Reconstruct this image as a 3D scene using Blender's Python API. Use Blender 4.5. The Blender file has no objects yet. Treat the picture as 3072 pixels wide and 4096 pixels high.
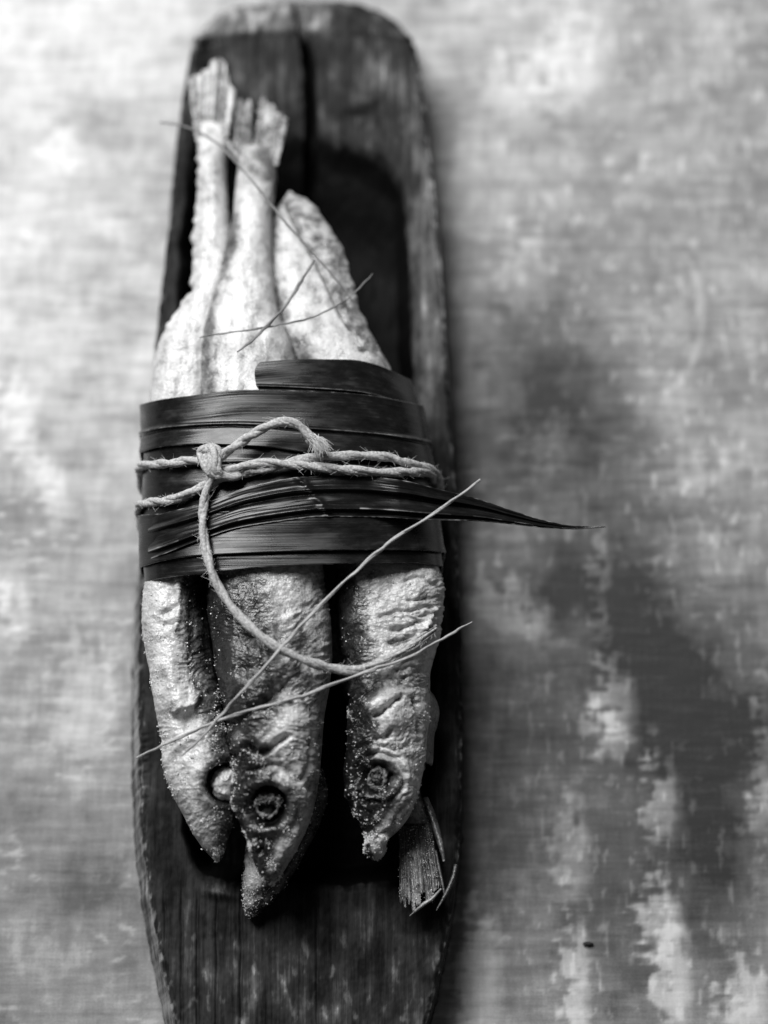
import bpy, math, random
import numpy as np
from mathutils import Matrix, Vector

random.seed(7)
rng = np.random.default_rng(11)
sc = bpy.context.scene

# ------------------------------------------------------------------ camera
TILT = math.radians(18.0)
LENS, SENS, DIST = 85.0, 36.0, 0.80
cam_d = bpy.data.cameras.new('camera')
cam = bpy.data.objects.new('camera', cam_d)
sc.collection.objects.link(cam)
CAM = np.array([0.0, -DIST * math.sin(TILT), DIST * math.cos(TILT)])
cam.location = CAM
cam.rotation_euler = (TILT, 0, 0)
cam_d.sensor_fit = 'VERTICAL'
cam_d.sensor_height = SENS
cam_d.sensor_width = SENS * 0.75
cam_d.lens = LENS
cam_d.clip_start = 0.01
cam_d.clip_end = 50
cam_d.dof.use_dof = True
cam_d.dof.focus_distance = 0.722
cam_d.dof.aperture_fstop = 3.7
sc.camera = cam

# ------------------------------------------------------------------ light
w = bpy.data.worlds.new('World')
sc.world = w
w.use_nodes = True
bg = w.node_tree.nodes['Background']
bg.inputs[0].default_value = (1, 1, 1, 1)
bg.inputs[1].default_value = 0.045
ld = bpy.data.lights.new('window_light', 'AREA')
ld.shape = 'RECTANGLE'
ld.size = 0.55
ld.size_y = 0.55
ld.energy = 16
lo = bpy.data.objects.new('window_light', ld)
sc.collection.objects.link(lo)
lo.location = (-0.34, 0.50, 0.76)
lo.rotation_euler = (Vector((0.02, 0.0, 0.03)) - Vector(lo.location)).to_track_quat('-Z', 'Y').to_euler()
sc.view_settings.view_transform = 'Standard'
sc.view_settings.look = 'None'
sc.view_settings.exposure = 0.0
sc.view_settings.gamma = 1.0
sc.view_settings.use_curve_mapping = False

# ------------------------------------------------------------------ helpers
K = SENS / LENS / 4096.0
CT, ST = math.cos(TILT), math.sin(TILT)


def P(px, py, z):
    """photo pixel + height above the table -> point in the scene"""
    px, py, z = np.broadcast_arrays(np.asarray(px, float), np.asarray(py, float), np.asarray(z, float))
    dx = (px - 1536) * K
    dyc = -(py - 2048) * K
    dy = dyc * CT + ST
    dz = dyc * ST - CT
    t = (z - CAM[2]) / dz
    return np.stack([CAM[0] + dx * t, CAM[1] + dy * t, z], -1)


def pix(v):
    d = v - CAM
    yc = d[..., 1] * CT + d[..., 2] * ST
    zc = d[..., 1] * ST - d[..., 2] * CT
    return 1536 + d[..., 0] / zc / K, 2048 - yc / zc / K


def sstep(x, a, b):
    t = np.clip((x - a) / (b - a), 0, 1)
    return t * t * (3 - 2 * t)


def gauss(px, py, cx, cy, rx, ry, rot=0.0):
    c, s = math.cos(rot), math.sin(rot)
    u = ((px - cx) * c + (py - cy) * s) / rx
    v = (-(px - cx) * s + (py - cy) * c) / ry
    return np.exp(-(u * u + v * v))


_perm = np.random.default_rng(3).permutation(256)
_perm = np.concatenate([_perm, _perm, _perm])
_g = np.random.default_rng(4).normal(size=(256, 3))
_g /= np.linalg.norm(_g, axis=1)[:, None]


def noise(x, y, z=0.0):
    x, y, z = np.broadcast_arrays(np.asarray(x, float), np.asarray(y, float), np.asarray(z, float))
    xi, yi, zi = np.floor(x), np.floor(y), np.floor(z)
    xf, yf, zf = x - xi, y - yi, z - zi
    X, Y, Z = xi.astype(int) & 255, yi.astype(int) & 255, zi.astype(int) & 255
    f = lambda t: t * t * t * (t * (t * 6 - 15) + 10)
    u, v, q = f(xf), f(yf), f(zf)

    def gr(a, b, c):
        h = _perm[_perm[_perm[(X + a) & 255] + ((Y + b) & 255)] + ((Z + c) & 255)]
        gg = _g[h]
        return gg[..., 0] * (xf - a) + gg[..., 1] * (yf - b) + gg[..., 2] * (zf - c)
    L = lambda a, b, t: a + (b - a) * t
    return L(L(L(gr(0, 0, 0), gr(1, 0, 0), u), L(gr(0, 1, 0), gr(1, 1, 0), u), v),
             L(L(gr(0, 0, 1), gr(1, 0, 1), u), L(gr(0, 1, 1), gr(1, 1, 1), u), v), q) * 1.6


def fbm(x, y, z=0.0, o=4):
    s, a = 0.0, 0.5
    for k in range(o):
        s = s + a * noise(x * 2 ** k, y * 2 ** k, z + 17.3 * k)
        a *= 0.5
    return s


def ridged(x, y, z=0.0, o=3):
    s, a = 0.0, 0.6
    for k in range(o):
        s = s + a * (1 - 2.2 * np.abs(noise(x * 2 ** k, y * 2 ** k, z + 9.1 * k)))
        a *= 0.45
    return s


def pchip(x, xs, ys):
    xs, ys = np.asarray(xs, float), np.asarray(ys, float)
    h = np.diff(xs)
    d = np.diff(ys) / h
    m = np.zeros_like(xs)
    m[0], m[-1] = d[0], d[-1]
    for i in range(1, len(xs) - 1):
        if d[i - 1] * d[i] > 0:
            w1, w2 = 2 * h[i] + h[i - 1], h[i] + 2 * h[i - 1]
            m[i] = (w1 + w2) / (w1 / d[i - 1] + w2 / d[i])
    x = np.clip(x, xs[0], xs[-1])
    i = np.clip(np.searchsorted(xs, x, side='right') - 1, 0, len(xs) - 2)
    t = (x - xs[i]) / h[i]
    return ((2 * t**3 - 3 * t**2 + 1) * ys[i] + (t**3 - 2 * t**2 + t) * h[i] * m[i]
            + (-2 * t**3 + 3 * t**2) * ys[i + 1] + (t**3 - t**2) * h[i] * m[i + 1])


def spline(pts, n):
    """Catmull-Rom through rows of pts, n samples evenly spaced by length"""
    p = np.asarray(pts, float)
    p = np.vstack([2 * p[0] - p[1], p, 2 * p[-1] - p[-2]])
    out = []
    for i in range(1, len(p) - 2):
        t = np.linspace(0, 1, 24, endpoint=False)[:, None]
        a, b, c, d = p[i - 1], p[i], p[i + 1], p[i + 2]
        out.append(0.5 * (2 * b + (c - a) * t + (2 * a - 5 * b + 4 * c - d) * t**2 + (3 * b - a - 3 * c + d) * t**3))
    q = np.vstack(out + [p[-2:-1]])
    s = np.concatenate([[0], np.cumsum(np.linalg.norm(np.diff(q, axis=0), axis=1))])
    ss = np.linspace(0, s[-1], n)
    return np.stack([np.interp(ss, s, q[:, k]) for k in range(q.shape[1])], -1)


def mesh_obj(name, V, F, mat, parent=None, attrs=None, smooth=True):
    """V (n,3), F list of int arrays of quads / triangles -> one mesh object"""
    me = bpy.data.meshes.new(name)
    V = np.asarray(V, np.float32)
    if not isinstance(F, (list, tuple)):
        F = [F]
    nl = sum(f.size for f in F)
    npoly = sum(len(f) for f in F)
    me.vertices.add(len(V))
    me.vertices.foreach_set('co', V.ravel())
    me.loops.add(nl)
    me.loops.foreach_set('vertex_index', np.concatenate([f.ravel() for f in F]).astype(np.int32))
    me.polygons.add(npoly)
    tot = np.concatenate([np.full(len(f), f.shape[1]) for f in F]).astype(np.int32)
    st = np.concatenate([[0], np.cumsum(tot)[:-1]]).astype(np.int32)
    me.polygons.foreach_set('loop_start', st)
    try:
        me.polygons.foreach_set('loop_total', tot)
    except Exception:
        pass
    me.polygons.foreach_set('use_smooth', np.full(npoly, smooth))
    for k, a in (attrs or {}).items():
        at = me.attributes.new(k, 'FLOAT', 'POINT')
        at.data.foreach_set('value', np.asarray(a, np.float32).ravel())
    me.update(calc_edges=True)
    me.validate()
    me.materials.append(mat)
    o = bpy.data.objects.new(name, me)
    sc.collection.objects.link(o)
    if parent is not None:
        o.parent = parent
        o.matrix_parent_inverse = Matrix.Translation(-Vector(parent.location))
    return o


def gridf(n, m, close=False):
    """quads of an n x m grid of vertices (m around, wrapping if close)"""
    i = np.arange(n - 1)[:, None]
    j = np.arange(m if close else m - 1)[None, :]
    k = (j + 1) % m
    return np.stack([i * m + j, i * m + k, (i + 1) * m + k, (i + 1) * m + j], -1).reshape(-1, 4)


def gnormal(G, close=False):
    if close:
        du = np.roll(G, -1, 1) - np.roll(G, 1, 1)
    else:
        du = np.gradient(G, axis=1)
    dv = np.gradient(G, axis=0)
    nrm = np.cross(du, dv)
    l = np.linalg.norm(nrm, axis=-1, keepdims=True)
    return nrm / np.maximum(l, 1e-12)


def thing(name, label, cat, loc, group=None):
    o = bpy.data.objects.new(name, None)
    o.empty_display_size = 0.01
    sc.collection.objects.link(o)
    o.location = [float(c) for c in loc]
    o['label'] = label
    o['category'] = cat
    if group:
        o['group'] = group
    return o


# ------------------------------------------------------------------ materials
def newmat(name):
    m = bpy.data.materials.new(name)
    m.use_nodes = True
    nt = m.node_tree
    b = nt.nodes['Principled BSDF']
    return m, nt, b


def N(nt, typ, **kw):
    n = nt.nodes.new(typ)
    for k, v in kw.items():
        if k in n.inputs.keys():
            n.inputs[k].default_value = v
        else:
            setattr(n, k, v)
    return n


def mapped(nt, scale, rot=(0, 0, 0)):
    tc = nt.nodes.new('ShaderNodeTexCoord')
    mp = nt.nodes.new('ShaderNodeMapping')
    mp.inputs['Scale'].default_value = scale
    mp.inputs['Rotation'].default_value = rot
    nt.links.new(tc.outputs['Object'], mp.inputs['Vector'])
    return mp.outputs['Vector']


def noisen(nt, vec, scale=1.0, detail=3.0, rough=0.5):
    n = nt.nodes.new('ShaderNodeTexNoise')
    n.inputs['Scale'].default_value = scale
    n.inputs['Detail'].default_value = detail
    n.inputs['Roughness'].default_value = rough
    nt.links.new(vec, n.inputs['Vector'])
    return n.outputs['Fac']


def mth(nt, op, a, b=None, c=None, clamp=False):
    n = nt.nodes.new('ShaderNodeMath')
    n.operation = op
    n.use_clamp = clamp
    for i, v in enumerate((a, b, c)):
        if v is None:
            continue
        if isinstance(v, (int, float)):
            n.inputs[i].default_value = v
        else:
            nt.links.new(v, n.inputs[i])
    return n.outputs[0]


def ramp(nt, fac, stops):
    r = nt.nodes.new('ShaderNodeValToRGB')
    el = r.color_ramp.elements
    while len(el) < len(stops):
        el.new(0.5)
    for e, (p, v) in zip(el, stops):
        e.position = p
        e.color = (v, v, v, 1)
    nt.links.new(fac, r.inputs[0])
    return r.outputs[0]


def attr(nt, name):
    a = nt.nodes.new('ShaderNodeAttribute')
    a.attribute_name = name
    return a.outputs['Fac']


def bump(nt, b, h, strength, dist):
    n = nt.nodes.new('ShaderNodeBump')
    n.inputs['Strength'].default_value = strength
    n.inputs['Distance'].default_value = dist
    nt.links.new(h, n.inputs['Height'])
    nt.links.new(n.outputs[0], b.inputs['Normal'])


def mat_table():
    m, nt, b = newmat('painted_backdrop')
    t = attr(nt, 'tone')
    s1 = noisen(nt, mapped(nt, (45, 420, 1), (0, 0, math.radians(-5))), 1, 4, .6)
    s2 = noisen(nt, mapped(nt, (700, 90, 1)), 1, 3, .55)
    s3 = noisen(nt, mapped(nt, (1400, 1400, 1)), 1, 2, .5)
    f = mth(nt, 'ADD', t, mth(nt, 'MULTIPLY', mth(nt, 'SUBTRACT', s1, .5), .30))
    f = mth(nt, 'ADD', f, mth(nt, 'MULTIPLY', mth(nt, 'SUBTRACT', s2, .5), .14))
    f = mth(nt, 'ADD', f, mth(nt, 'MULTIPLY', mth(nt, 'SUBTRACT', s3, .5), .16), clamp=True)
    nt.links.new(ramp(nt, f, [(0, .03), (.3, .11), (.55, .25), (.8, .48), (1, .66)]), b.inputs['Base Color'])
    b.inputs['Roughness'].default_value = .62
    b.inputs['Specular IOR Level'].default_value = .25
    bump(nt, b, s1, .25, .0006)
    return m


def mat_wood():
    m, nt, b = newmat('weathered_wood')
    t = attr(nt, 'wear_light')
    g1 = noisen(nt, mapped(nt, (330, 16, 60)), 1, 5, .6)
    g2 = noisen(nt, mapped(nt, (900, 60, 200)), 1, 4, .6)
    g3 = noisen(nt, mapped(nt, (160, 90, 160)), 1, 4, .65)
    f = mth(nt, 'ADD', t, mth(nt, 'MULTIPLY', mth(nt, 'SUBTRACT', g1, .5), .75))
    f = mth(nt, 'ADD', f, mth(nt, 'MULTIPLY', mth(nt, 'SUBTRACT', g2, .5), .45))
    f = mth(nt, 'ADD', f, mth(nt, 'MULTIPLY', mth(nt, 'SUBTRACT', g3, .5), .6), clamp=True)
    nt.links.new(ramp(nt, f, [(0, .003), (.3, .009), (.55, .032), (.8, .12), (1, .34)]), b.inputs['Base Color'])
    nt.links.new(ramp(nt, g2, [(0, .5), (1, .8)]), b.inputs['Roughness'])
    b.inputs['Specular IOR Level'].default_value = .09
    h = mth(nt, 'ADD', g1, mth(nt, 'MULTIPLY', g2, .5))
    bump(nt, b, h, .6, .0006)
    return m


def mat_skin(name, lo=.010, hi=.60):
    m, nt, b = newmat(name)
    t = attr(nt, 'pigment_shade')
    v = mapped(nt, (1, 1, 1))
    n1 = noisen(nt, v, 260, 6, .66)
    n2 = noisen(nt, v, 1300, 3, .6)
    vo = nt.nodes.new('ShaderNodeTexVoronoi')
    vo.feature = 'DISTANCE_TO_EDGE'
    vo.inputs['Scale'].default_value = 900
    nt.links.new(v, vo.inputs['Vector'])
    cell = mth(nt, 'MULTIPLY', vo.outputs['Distance'], 2.0, clamp=True)
    f = mth(nt, 'ADD', t, mth(nt, 'MULTIPLY', mth(nt, 'SUBTRACT', n1, .5), 1.1))
    f = mth(nt, 'ADD', f, mth(nt, 'MULTIPLY', mth(nt, 'SUBTRACT', n2, .5), .55), clamp=True)
    nt.links.new(ramp(nt, f, [(0, lo), (.25, .03), (.5, .12), (.75, .40), (1, hi)]), b.inputs['Base Color'])
    nt.links.new(ramp(nt, n1, [(.3, .20), (.7, .46)]), b.inputs['Roughness'])
    b.inputs['Specular IOR Level'].default_value = .7
    h = mth(nt, 'ADD', mth(nt, 'ADD', n2, mth(nt, 'MULTIPLY', n1, 2.2)), mth(nt, 'MULTIPLY', cell, .6))
    bump(nt, b, h, .6, .00026)
    return m


def mat_simple(name, base, rough, spec=.3, var=.3, scale=(900, 900, 900), bd=.0002):
    m, nt, b = newmat(name)
    n1 = noisen(nt, mapped(nt, scale), 1, 4, .6)
    nt.links.new(ramp(nt, n1, [(.25, base * (1 - var)), (.75, base * (1 + var))]), b.inputs['Base Color'])
    b.inputs['Roughness'].default_value = rough
    b.inputs['Specular IOR Level'].default_value = spec
    bump(nt, b, n1, .5, bd)
    return m


def mat_leaf():
    m, nt, b = newmat('palm_leaf')
    t = attr(nt, 'fibre')      # cross-leaf position in mm
    l = attr(nt, 'along')      # along-leaf position in mm
    cmb = nt.nodes.new('ShaderNodeCombineXYZ')
    nt.links.new(mth(nt, 'MULTIPLY', t, 1.9), cmb.inputs[0])
    nt.links.new(mth(nt, 'MULTIPLY', l, .03), cmb.inputs[1])
    n1 = noisen(nt, cmb.outputs[0], 1, 4, .6)
    cm2 = nt.nodes.new('ShaderNodeCombineXYZ')
    nt.links.new(mth(nt, 'MULTIPLY', t, .35), cm2.inputs[0])
    nt.links.new(mth(nt, 'MULTIPLY', l, .10), cm2.inputs[1])
    n2 = noisen(nt, cm2.outputs[0], 1, 4, .65)
    f = mth(nt, 'ADD', mth(nt, 'MULTIPLY', n1, .45), mth(nt, 'MULTIPLY', n2, .75))
    f = mth(nt, 'ADD', f, attr(nt, 'edge'), clamp=True)
    nt.links.new(ramp(nt, f, [(.35, .002), (.66, .008), (.82, .03), (1, .32)]), b.inputs['Base Color'])
    nt.links.new(ramp(nt, n2, [(.35, .2), (.65, .36)]), b.inputs['Roughness'])
    b.inputs['Specular IOR Level'].default_value = .38
    bump(nt, b, n1, .3, .00014)
    return m


M_TABLE, M_WOOD, M_LEAF = mat_table(), mat_wood(), mat_leaf()
M_SKIN = mat_skin('dried_fish_skin')
M_FIN = mat_skin('dried_fin', .015, .6)
M_SALT = mat_simple('salt', .72, .45, .5, .12)
M_EYE = mat_simple('dried_eye', .12, .5, .4, .5, (700, 700, 700), .0004)
M_TWINE = mat_simple('jute_twine', .40, .85, .12, .55, (1300, 1300, 1300), .0005)
M_FUZZ = mat_simple('jute_fibre', .55, .7, .2, .15)
M_STRAW = mat_simple('dry_straw', .36, .6, .3, .35, (1500, 1500, 1500), .0002)
M_DARKSTRAW = mat_simple('dark_straw', .16, .6, .3, .4, (1500, 1500, 1500), .0002)
M_CRUMB = mat_simple('dark_crumb', .03, .7)

# ------------------------------------------------------------------ table
TZ = .011   # height of the tabletop


def build_table():
    xs = np.concatenate([[-1.5, -1.0], np.arange(-.8, -.183, .005), np.arange(-.18, .1801, .0008), np.arange(.185, .801, .005), [1.0, 1.5]])
    ys = np.concatenate([[1.5, 1.1], np.arange(.9, .243, -.005), np.arange(.24, -.2001, -.0008), np.arange(-.205, -.7, -.005), [-1.0, -1.5]])
    X, Y = np.meshgrid(xs, ys)
    V = np.stack([X, Y, TZ + 0 * X], -1)
    px, py = pix(V)
    # uneven brushed paint: broad blotches, brushed streaks, scraped patches, plus light falloff painted in
    xm, ym = X * 1000, Y * 1000
    wx = px + 90 * fbm(xm / 20, ym / 20, 1.5) * 2
    wy = py + 90 * fbm(xm / 20, ym / 20, 5.5) * 2
    tone = .60 + .20 * fbm(xm / 55, ym / 38, 3.1, 4) + .17 * fbm(xm / 15, ym / 5.5, 7.7, 5) + .14 * fbm(xm / 4, ym / 9, 17.7, 4) + .16 * fbm(xm / 20, ym / 20, 27.7, 5)
    dark = [(2250, 1560, 230, 260, .40), (2060, 1300, 220, 260, .26), (2020, 1900, 300, 320, .24), (2250, 2330, 230, 170, .40), (2480, 2500, 200, 200, .40),
            (2640, 2720, 190, 260, .40), (2480, 2050, 220, 300, .20), (2880, 3000, 280, 480, .46), (2760, 3500, 240, 300, .22), (2150, 2900, 240, 260, .14), (2420, 3180, 200, 420, .14), (2450, 3700, 260, 260, .18),
            (350, 3600, 420, 500, .14), (100, 3300, 300, 200, .06), (560, 2400, 160, 300, .08), (560, 700, 180, 300, .06),
            (180, 2150, 300, 300, .07), (2850, 3800, 200, 300, .14), (2010, 3300, 260, 400, .1), (2600, 700, 500, 200, .06)]
    for cx, cy, rx, ry, a in dark:
        tone = tone - 1.25 * a * gauss(wx, wy, cx, cy, rx, ry)
    tone = tone - .13 * gauss(px, py, 2550, 2900, 850, 1100) + .19 * gauss(px, py, 150, 500, 700, 1500) + .07 * gauss(px, py, 2300, 100, 900, 600)  # paint tone plus painted light falloff: darker lower right, brighter upper left
    jag = fbm(xm / 8, ym / 2.6, 2.2, 3)
    scr = fbm(xm / 3.2, ym / 10, 8.2, 3)
    light = [(2030, 2440, 230, 120, .30, .5), (2470, 2760, 110, 200, .42, 0), (2440, 2950, 130, 90, .3, 0), (2650, 3200, 75, 230, .42, 0),
             (2640, 3680, 110, 200, .42, 0), (2690, 3900, 100, 250, .4, 0), (2310, 3950, 60, 300, .36, 0), (1920, 3900, 110, 300, .30, 0),
             (2290, 3420, 90, 230, .26, 0), (2410, 2370, 40, 260, .26, 0), (2980, 4000, 120, 160, .34, 0), (3050, 3060, 50, 350, .3, 0),
             (60, 1650, 90, 160, .2, 0), (170, 1900, 70, 240, .22, -.5), (330, 2800, 160, 300, .14, 0), (60, 2500, 90, 120, .16, 0),
             (2300, 280, 130, 200, .2, .4), (2080, 330, 160, 120, .2, 0), (2700, 1150, 60, 250, .1, 0), (230, 600, 120, 90, .14, 0),
             (2100, 1100, 160, 160, .18, 0), (2180, 1800, 40, 130, .14, 0), (2240, 1780, 30, 130, .14, 0), (2100, 1750, 25, 130, .1, 0),
             (560, 3450, 60, 160, .12, 0), (2780, 1900, 200, 90, .16, 0), (2900, 2200, 180, 120, .14, 0), (200, 3850, 180, 120, .12, 0)]
    for cx, cy, rx, ry, a, rot in light:
        gq = gauss(px + 70 * jag + 50 * scr, py + 150 * scr + 60 * jag, cx, cy, rx, ry, rot)
        tone = tone + a * sstep(gq + .55 * jag + .45 * scr, .25, .8) * sstep(gq, .03, .3)
    # scraped flecks all over, finer and harder
    fl = fbm(xm / 7, ym / 3.0, 12.0, 4)
    tone = tone + .20 * sstep(fl, .12, .34) * sstep(fbm(xm / 30, ym / 30, 4.4), -.1, .3) * (.4 + .6 * sstep(py, 700, 2200))
    fl2 = fbm(xm / 2.8, ym / 8.0, 22.0, 4)
    tone = tone + .20 * sstep(fl2, .16, .36) * sstep(px, 1800, 2300)
    # curved scratch
    q = spline([(2750, 1020), (2790, 1130), (2810, 1270), (2780, 1420), (2710, 1540)], 60)
    dd = np.full(px.shape, 1e9)
    for a in q:
        dd = np.minimum(dd, np.hypot(px - a[0], py - a[1]))
    tone = tone + .16 * np.exp(-(dd / 16) ** 2)
    V[..., 2] = TZ - .0006 + .00015 * jag
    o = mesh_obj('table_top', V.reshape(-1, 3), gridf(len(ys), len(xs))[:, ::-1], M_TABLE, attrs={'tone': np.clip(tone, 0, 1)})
    o['kind'] = 'structure'
    o['label'] = 'mottled grey painted tabletop with brushed streaks and scraped patches'
    return o


build_table()

# ------------------------------------------------------------------ wooden trough
ZR, ZF = .034, .0130
BL = [(120, 800), (165, 768), (300, 744), (633, 699), (895, 676), (1242, 637), (1559, 610), (1900, 586), (2300, 565), (2700, 556), (3000, 556),
      (3200, 562), (3400, 576), (3600, 602), (3800, 640), (4000, 682), (4096, 706), (4300, 765), (4500, 840)]
BR = [(120, 1610), (165, 1655), (300, 1682), (500, 1708), (800, 1742), (1100, 1768), (1400, 1790), (1800, 1813), (2200, 1832), (2600, 1845), (3000, 1848),
      (3300, 1843), (3500, 1826), (3700, 1797), (3900, 1757), (4096, 1708), (4300, 1640), (4500, 1560)]
IL = [(300, 800), (480, 790), (700, 768), (1000, 742), (2000, 716), (2700, 722), (3300, 742), (3500, 800), (3700, 900)]
IR = [(300, 1500), (480, 1545), (700, 1600), (900, 1630), (1500, 1648), (2000, 1690), (2600, 1735), (3000, 1725), (3300, 1690), (3500, 1640), (3700, 1500)]


def cv(t, y):
    return pchip(y, [a for a, _ in t], [b for _, b in t])


def build_trough():
    pys = np.concatenate([np.arange(150, 900, 5.5), np.arange(900, 2250, 12), np.arange(2250, 4480, 6)])
    u = np.linspace(0, 1, 250)
    PY, U = np.meshgrid(pys, u, indexing='ij')
    # the far end bows back in the middle
    bow = 26 * np.sin(np.pi * U) * sstep(-PY, -330, -150)
    xl, xr = cv(BL, PY), cv(BR, PY)
    PX = xl + (xr - xl) * U
    jit = 14 * fbm(PY / 60, U * 0 + 1.1, 0)
    PX = PX + jit * np.where(U < .03, 1, 0) + 12 * fbm(PY / 45, U * 0 + 7.1, 0) * np.where(U > .97, 1, 0)
    PYs = PY - bow
    # hollow
    dl = PX - cv(IL, PY)
    dr = cv(IR, PY) - PX
    wob = 22 * fbm(PX / 110, PY / 160, 2.0)
    side = np.minimum(sstep(dl + wob, -25, 60), sstep(dr + wob, -20, 50))
    top = sstep(PY + wob, 440, 900) ** .8
    yt0 = 478 + 40 * sstep(PX, 1250, 1380) + 190 * np.clip((PX - 1330) / 300, 0, 1) ** 2
    top = .35 * sstep(PY + wob - yt0, 0, 140) + .65 * sstep(PY + wob - yt0, 10, 430)
    bot = sstep(3545 + 26 * fbm(PX / 120, PX * 0, 3) - 30 * np.abs((PX - 1280) / 500) ** 2 - PY, -25, 140)
    h = side * top * bot
    z = ZR - (ZR - ZF) * h
    # far end slab dips a little towards the hollow, rim edges worn round
    z = z - .0035 * sstep(PY, 160, 480) * (1 - h) * np.minimum(sstep(dl, 0, 90), sstep(dr, 0, 60)) * sstep(-PY, -620, -480)
    edge = np.minimum(U * (xr - xl), (1 - U) * (xr - xl))
    z = z - .0016 * (1 - sstep(edge, 0, 22)) - .002 * (1 - sstep(PY, 150, 175))
    # grain relief, dents
    g = ridged(PX / 22, PY / 500, 4.0, 3)
    z = z + .00022 * g + .0010 * fbm(PX / 90, PY / 140, 6.0, 4) + .00016 * fbm(PX / 16, PY / 26, 16.0, 3)
    for sx, sd in ((660, .0007), (728, .0009), (790, .0009), (866, .0008), (966, .0012), (1270, .0006)):
        line = sx + 5 * noise(PY / 130, sx * .1)
        z = z - sd * np.exp(-((PX - line) / 6) ** 2) * sstep(PY, 3500, 3640)
    # saw nicks along the left rim
    for ny in (2940, 2968, 2992, 3020, 3046, 3092, 3140, 3190):
        z = z - .0008 * np.exp(-((PY - ny) / 4.5) ** 2) * np.exp(-((PX - 575) / 16) ** 2)
    # long drying crack at the far end
    cx = pchip(PY, [100, 165, 240, 330, 480, 640, 820, 960], [1205, 1216, 1232, 1240, 1246, 1240, 1228, 1230]) + 4 * noise(PY / 40, 3.3)
    cw = pchip(PY, [100, 200, 420, 520, 820, 960], [17, 17, 20, 20, 12, 1]) + 4 * noise(PY / 25, 8.8)
    z = z - .018 * np.exp(-((PX - cx) / cw) ** 4) * sstep(-PY, -960, -860)
    # gouge on the far slab, chipped corner
    z = z - .0025 * gauss(PX, PY, 1440, 440, 70, 26) + .0012 * gauss(PX, PY, 1490, 395, 40, 16) + .0012 * gauss(PX, PY, 1110, 345, 45, 50)
    z = z - .006 * gauss(PX, PY, 815, 195, 55, 60, .6) + .0015 * gauss(PX, PY, 815, 150, 45, 14)
    z = z + .003 * gauss(PX, PY, 880, 3575, 65, 22, .2)
    wear_light = .38 + .42 * fbm(PX / 120, PY / 190, 9.0, 4) + .10 * fbm(PX / 30, PY / 60, 19.0, 3)
    wear_light = wear_light + .42 * gauss(PX, PY, 1725, 1000, 90, 700) + .22 * gauss(PX, PY, 1480, 340, 260, 160) + .10 * gauss(PX, PY, 1050, 330, 150, 140)
    wear_light = wear_light + .15 * gauss(PX, PY, 880, 3575, 80, 30) + .25 * gauss(PX, PY, 815, 150, 60, 25)
    wear_light = wear_light - .12 * gauss(PX, PY, 720, 1000, 90, 500)
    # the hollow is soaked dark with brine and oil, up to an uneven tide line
    wear_light = wear_light - .85 * sstep(h + .10 * fbm(PX / 40, PY / 40, 77.0), .10, .30)
    sp = fbm(PX / 40, PY / 90, 29.0, 5)
    wear_light = wear_light + .07 * sstep(PY, 3550, 3800) + .30 * sstep(sp, .08, .45) * sstep(PY, 3500, 3900)
    wear_light = wear_light + .40 * np.exp(-(edge / 20) ** 2) * sstep(fbm(PX / 20, PY / 40, 31.), -.1, .3)
    z = np.maximum(z, TZ + .0008)
    G = P(PX, PYs, ZR)
    G[..., 2] = z
    rows = [G]
    # far end: bevelled end grain then down to the table
    e = G[:1].copy()
    px0 = PX[:1]
    un = U[:1]
    arch = (112 + 10 * noise(px0 / 70, 4.1)) * (1 - np.abs(2 * un - 1.0) ** 5)
    ends = []
    wends = []
    for k, (f, zz) in enumerate(((.12, .0338), (.4, .0315), (.7, .0285), (1.0, .025), (1.05, .019), (1.06, .014), (1.06, TZ))):
        q = P(px0 + (.5 - un) * 22 * f, PYs[:1] - arch * f, zz + 0 * un)
        crk = np.exp(-((px0 - (1205 - 14 * f)) / 13) ** 4)
        q[..., 2] += (.0010 * fbm(px0 / 60, f * 2.0, 3.3) + .0006 * fbm(px0 / 14, f * 6.0, 3.3)) * (zz > TZ + .001) - .006 * crk * (zz > .015)
        q[..., 1] += .0016 * fbm(px0 / 40, f * 3.0, 5.3)
        ends.append(q)
        wends.append(.78 + .35 * fbm(px0 / 50, f * 4.0, 1.2) - .28 * sstep(px0, 1250, 1400))
    G = np.concatenate(ends[::-1] + [G], 0)
    wear_light = np.concatenate(wends[::-1] + [wear_light], 0)
    n, m = G.shape[:2]
    # sides flare out slightly towards the table
    def flank(col, sgn):
        cols = []
        ww = []
        for f, zf in ((.15, .93), (.5, .6), (.9, .2), (1, 0)):
            c = col.copy()
            c[:, 2] = TZ + (col[:, 2] - TZ) * zf
            ex = (.0022 + .0024 * sstep(-col[:, 1], .0, .06)) * f if sgn < 0 else .0010 * f
            c[:, 0] += sgn * ex + .0004 * noise(col[:, 1] * 120, f * 3.0, sgn)
            cols.append(c)
            ww.append(np.full(n, .85 if sgn < 0 else .25) + .15 * noise(col[:, 1] * 90, f * 5.0))  # lit left flank and shaded right flank painted into the colour
        return cols, ww
    lc, lw = flank(G[:, 0], -1)
    rc, rw = flank(G[:, -1], 1)
    G = np.concatenate([np.stack(lc[::-1], 1), G, np.stack(rc, 1)], 1)
    wear_light = np.concatenate([np.stack(lw[::-1], 1), wear_light, np.stack(rw, 1)], 1)
    n, m = G.shape[:2]
    o = mesh_obj('wooden_trough', G.reshape(-1, 3), gridf(n, m)[:, ::-1], M_WOOD, attrs={'wear_light': wear_light})
    o['label'] = 'long dark weathered wooden trough with a cracked far end, holding the tied fish'
    o['category'] = 'trough'
    return o


build_trough()

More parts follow.
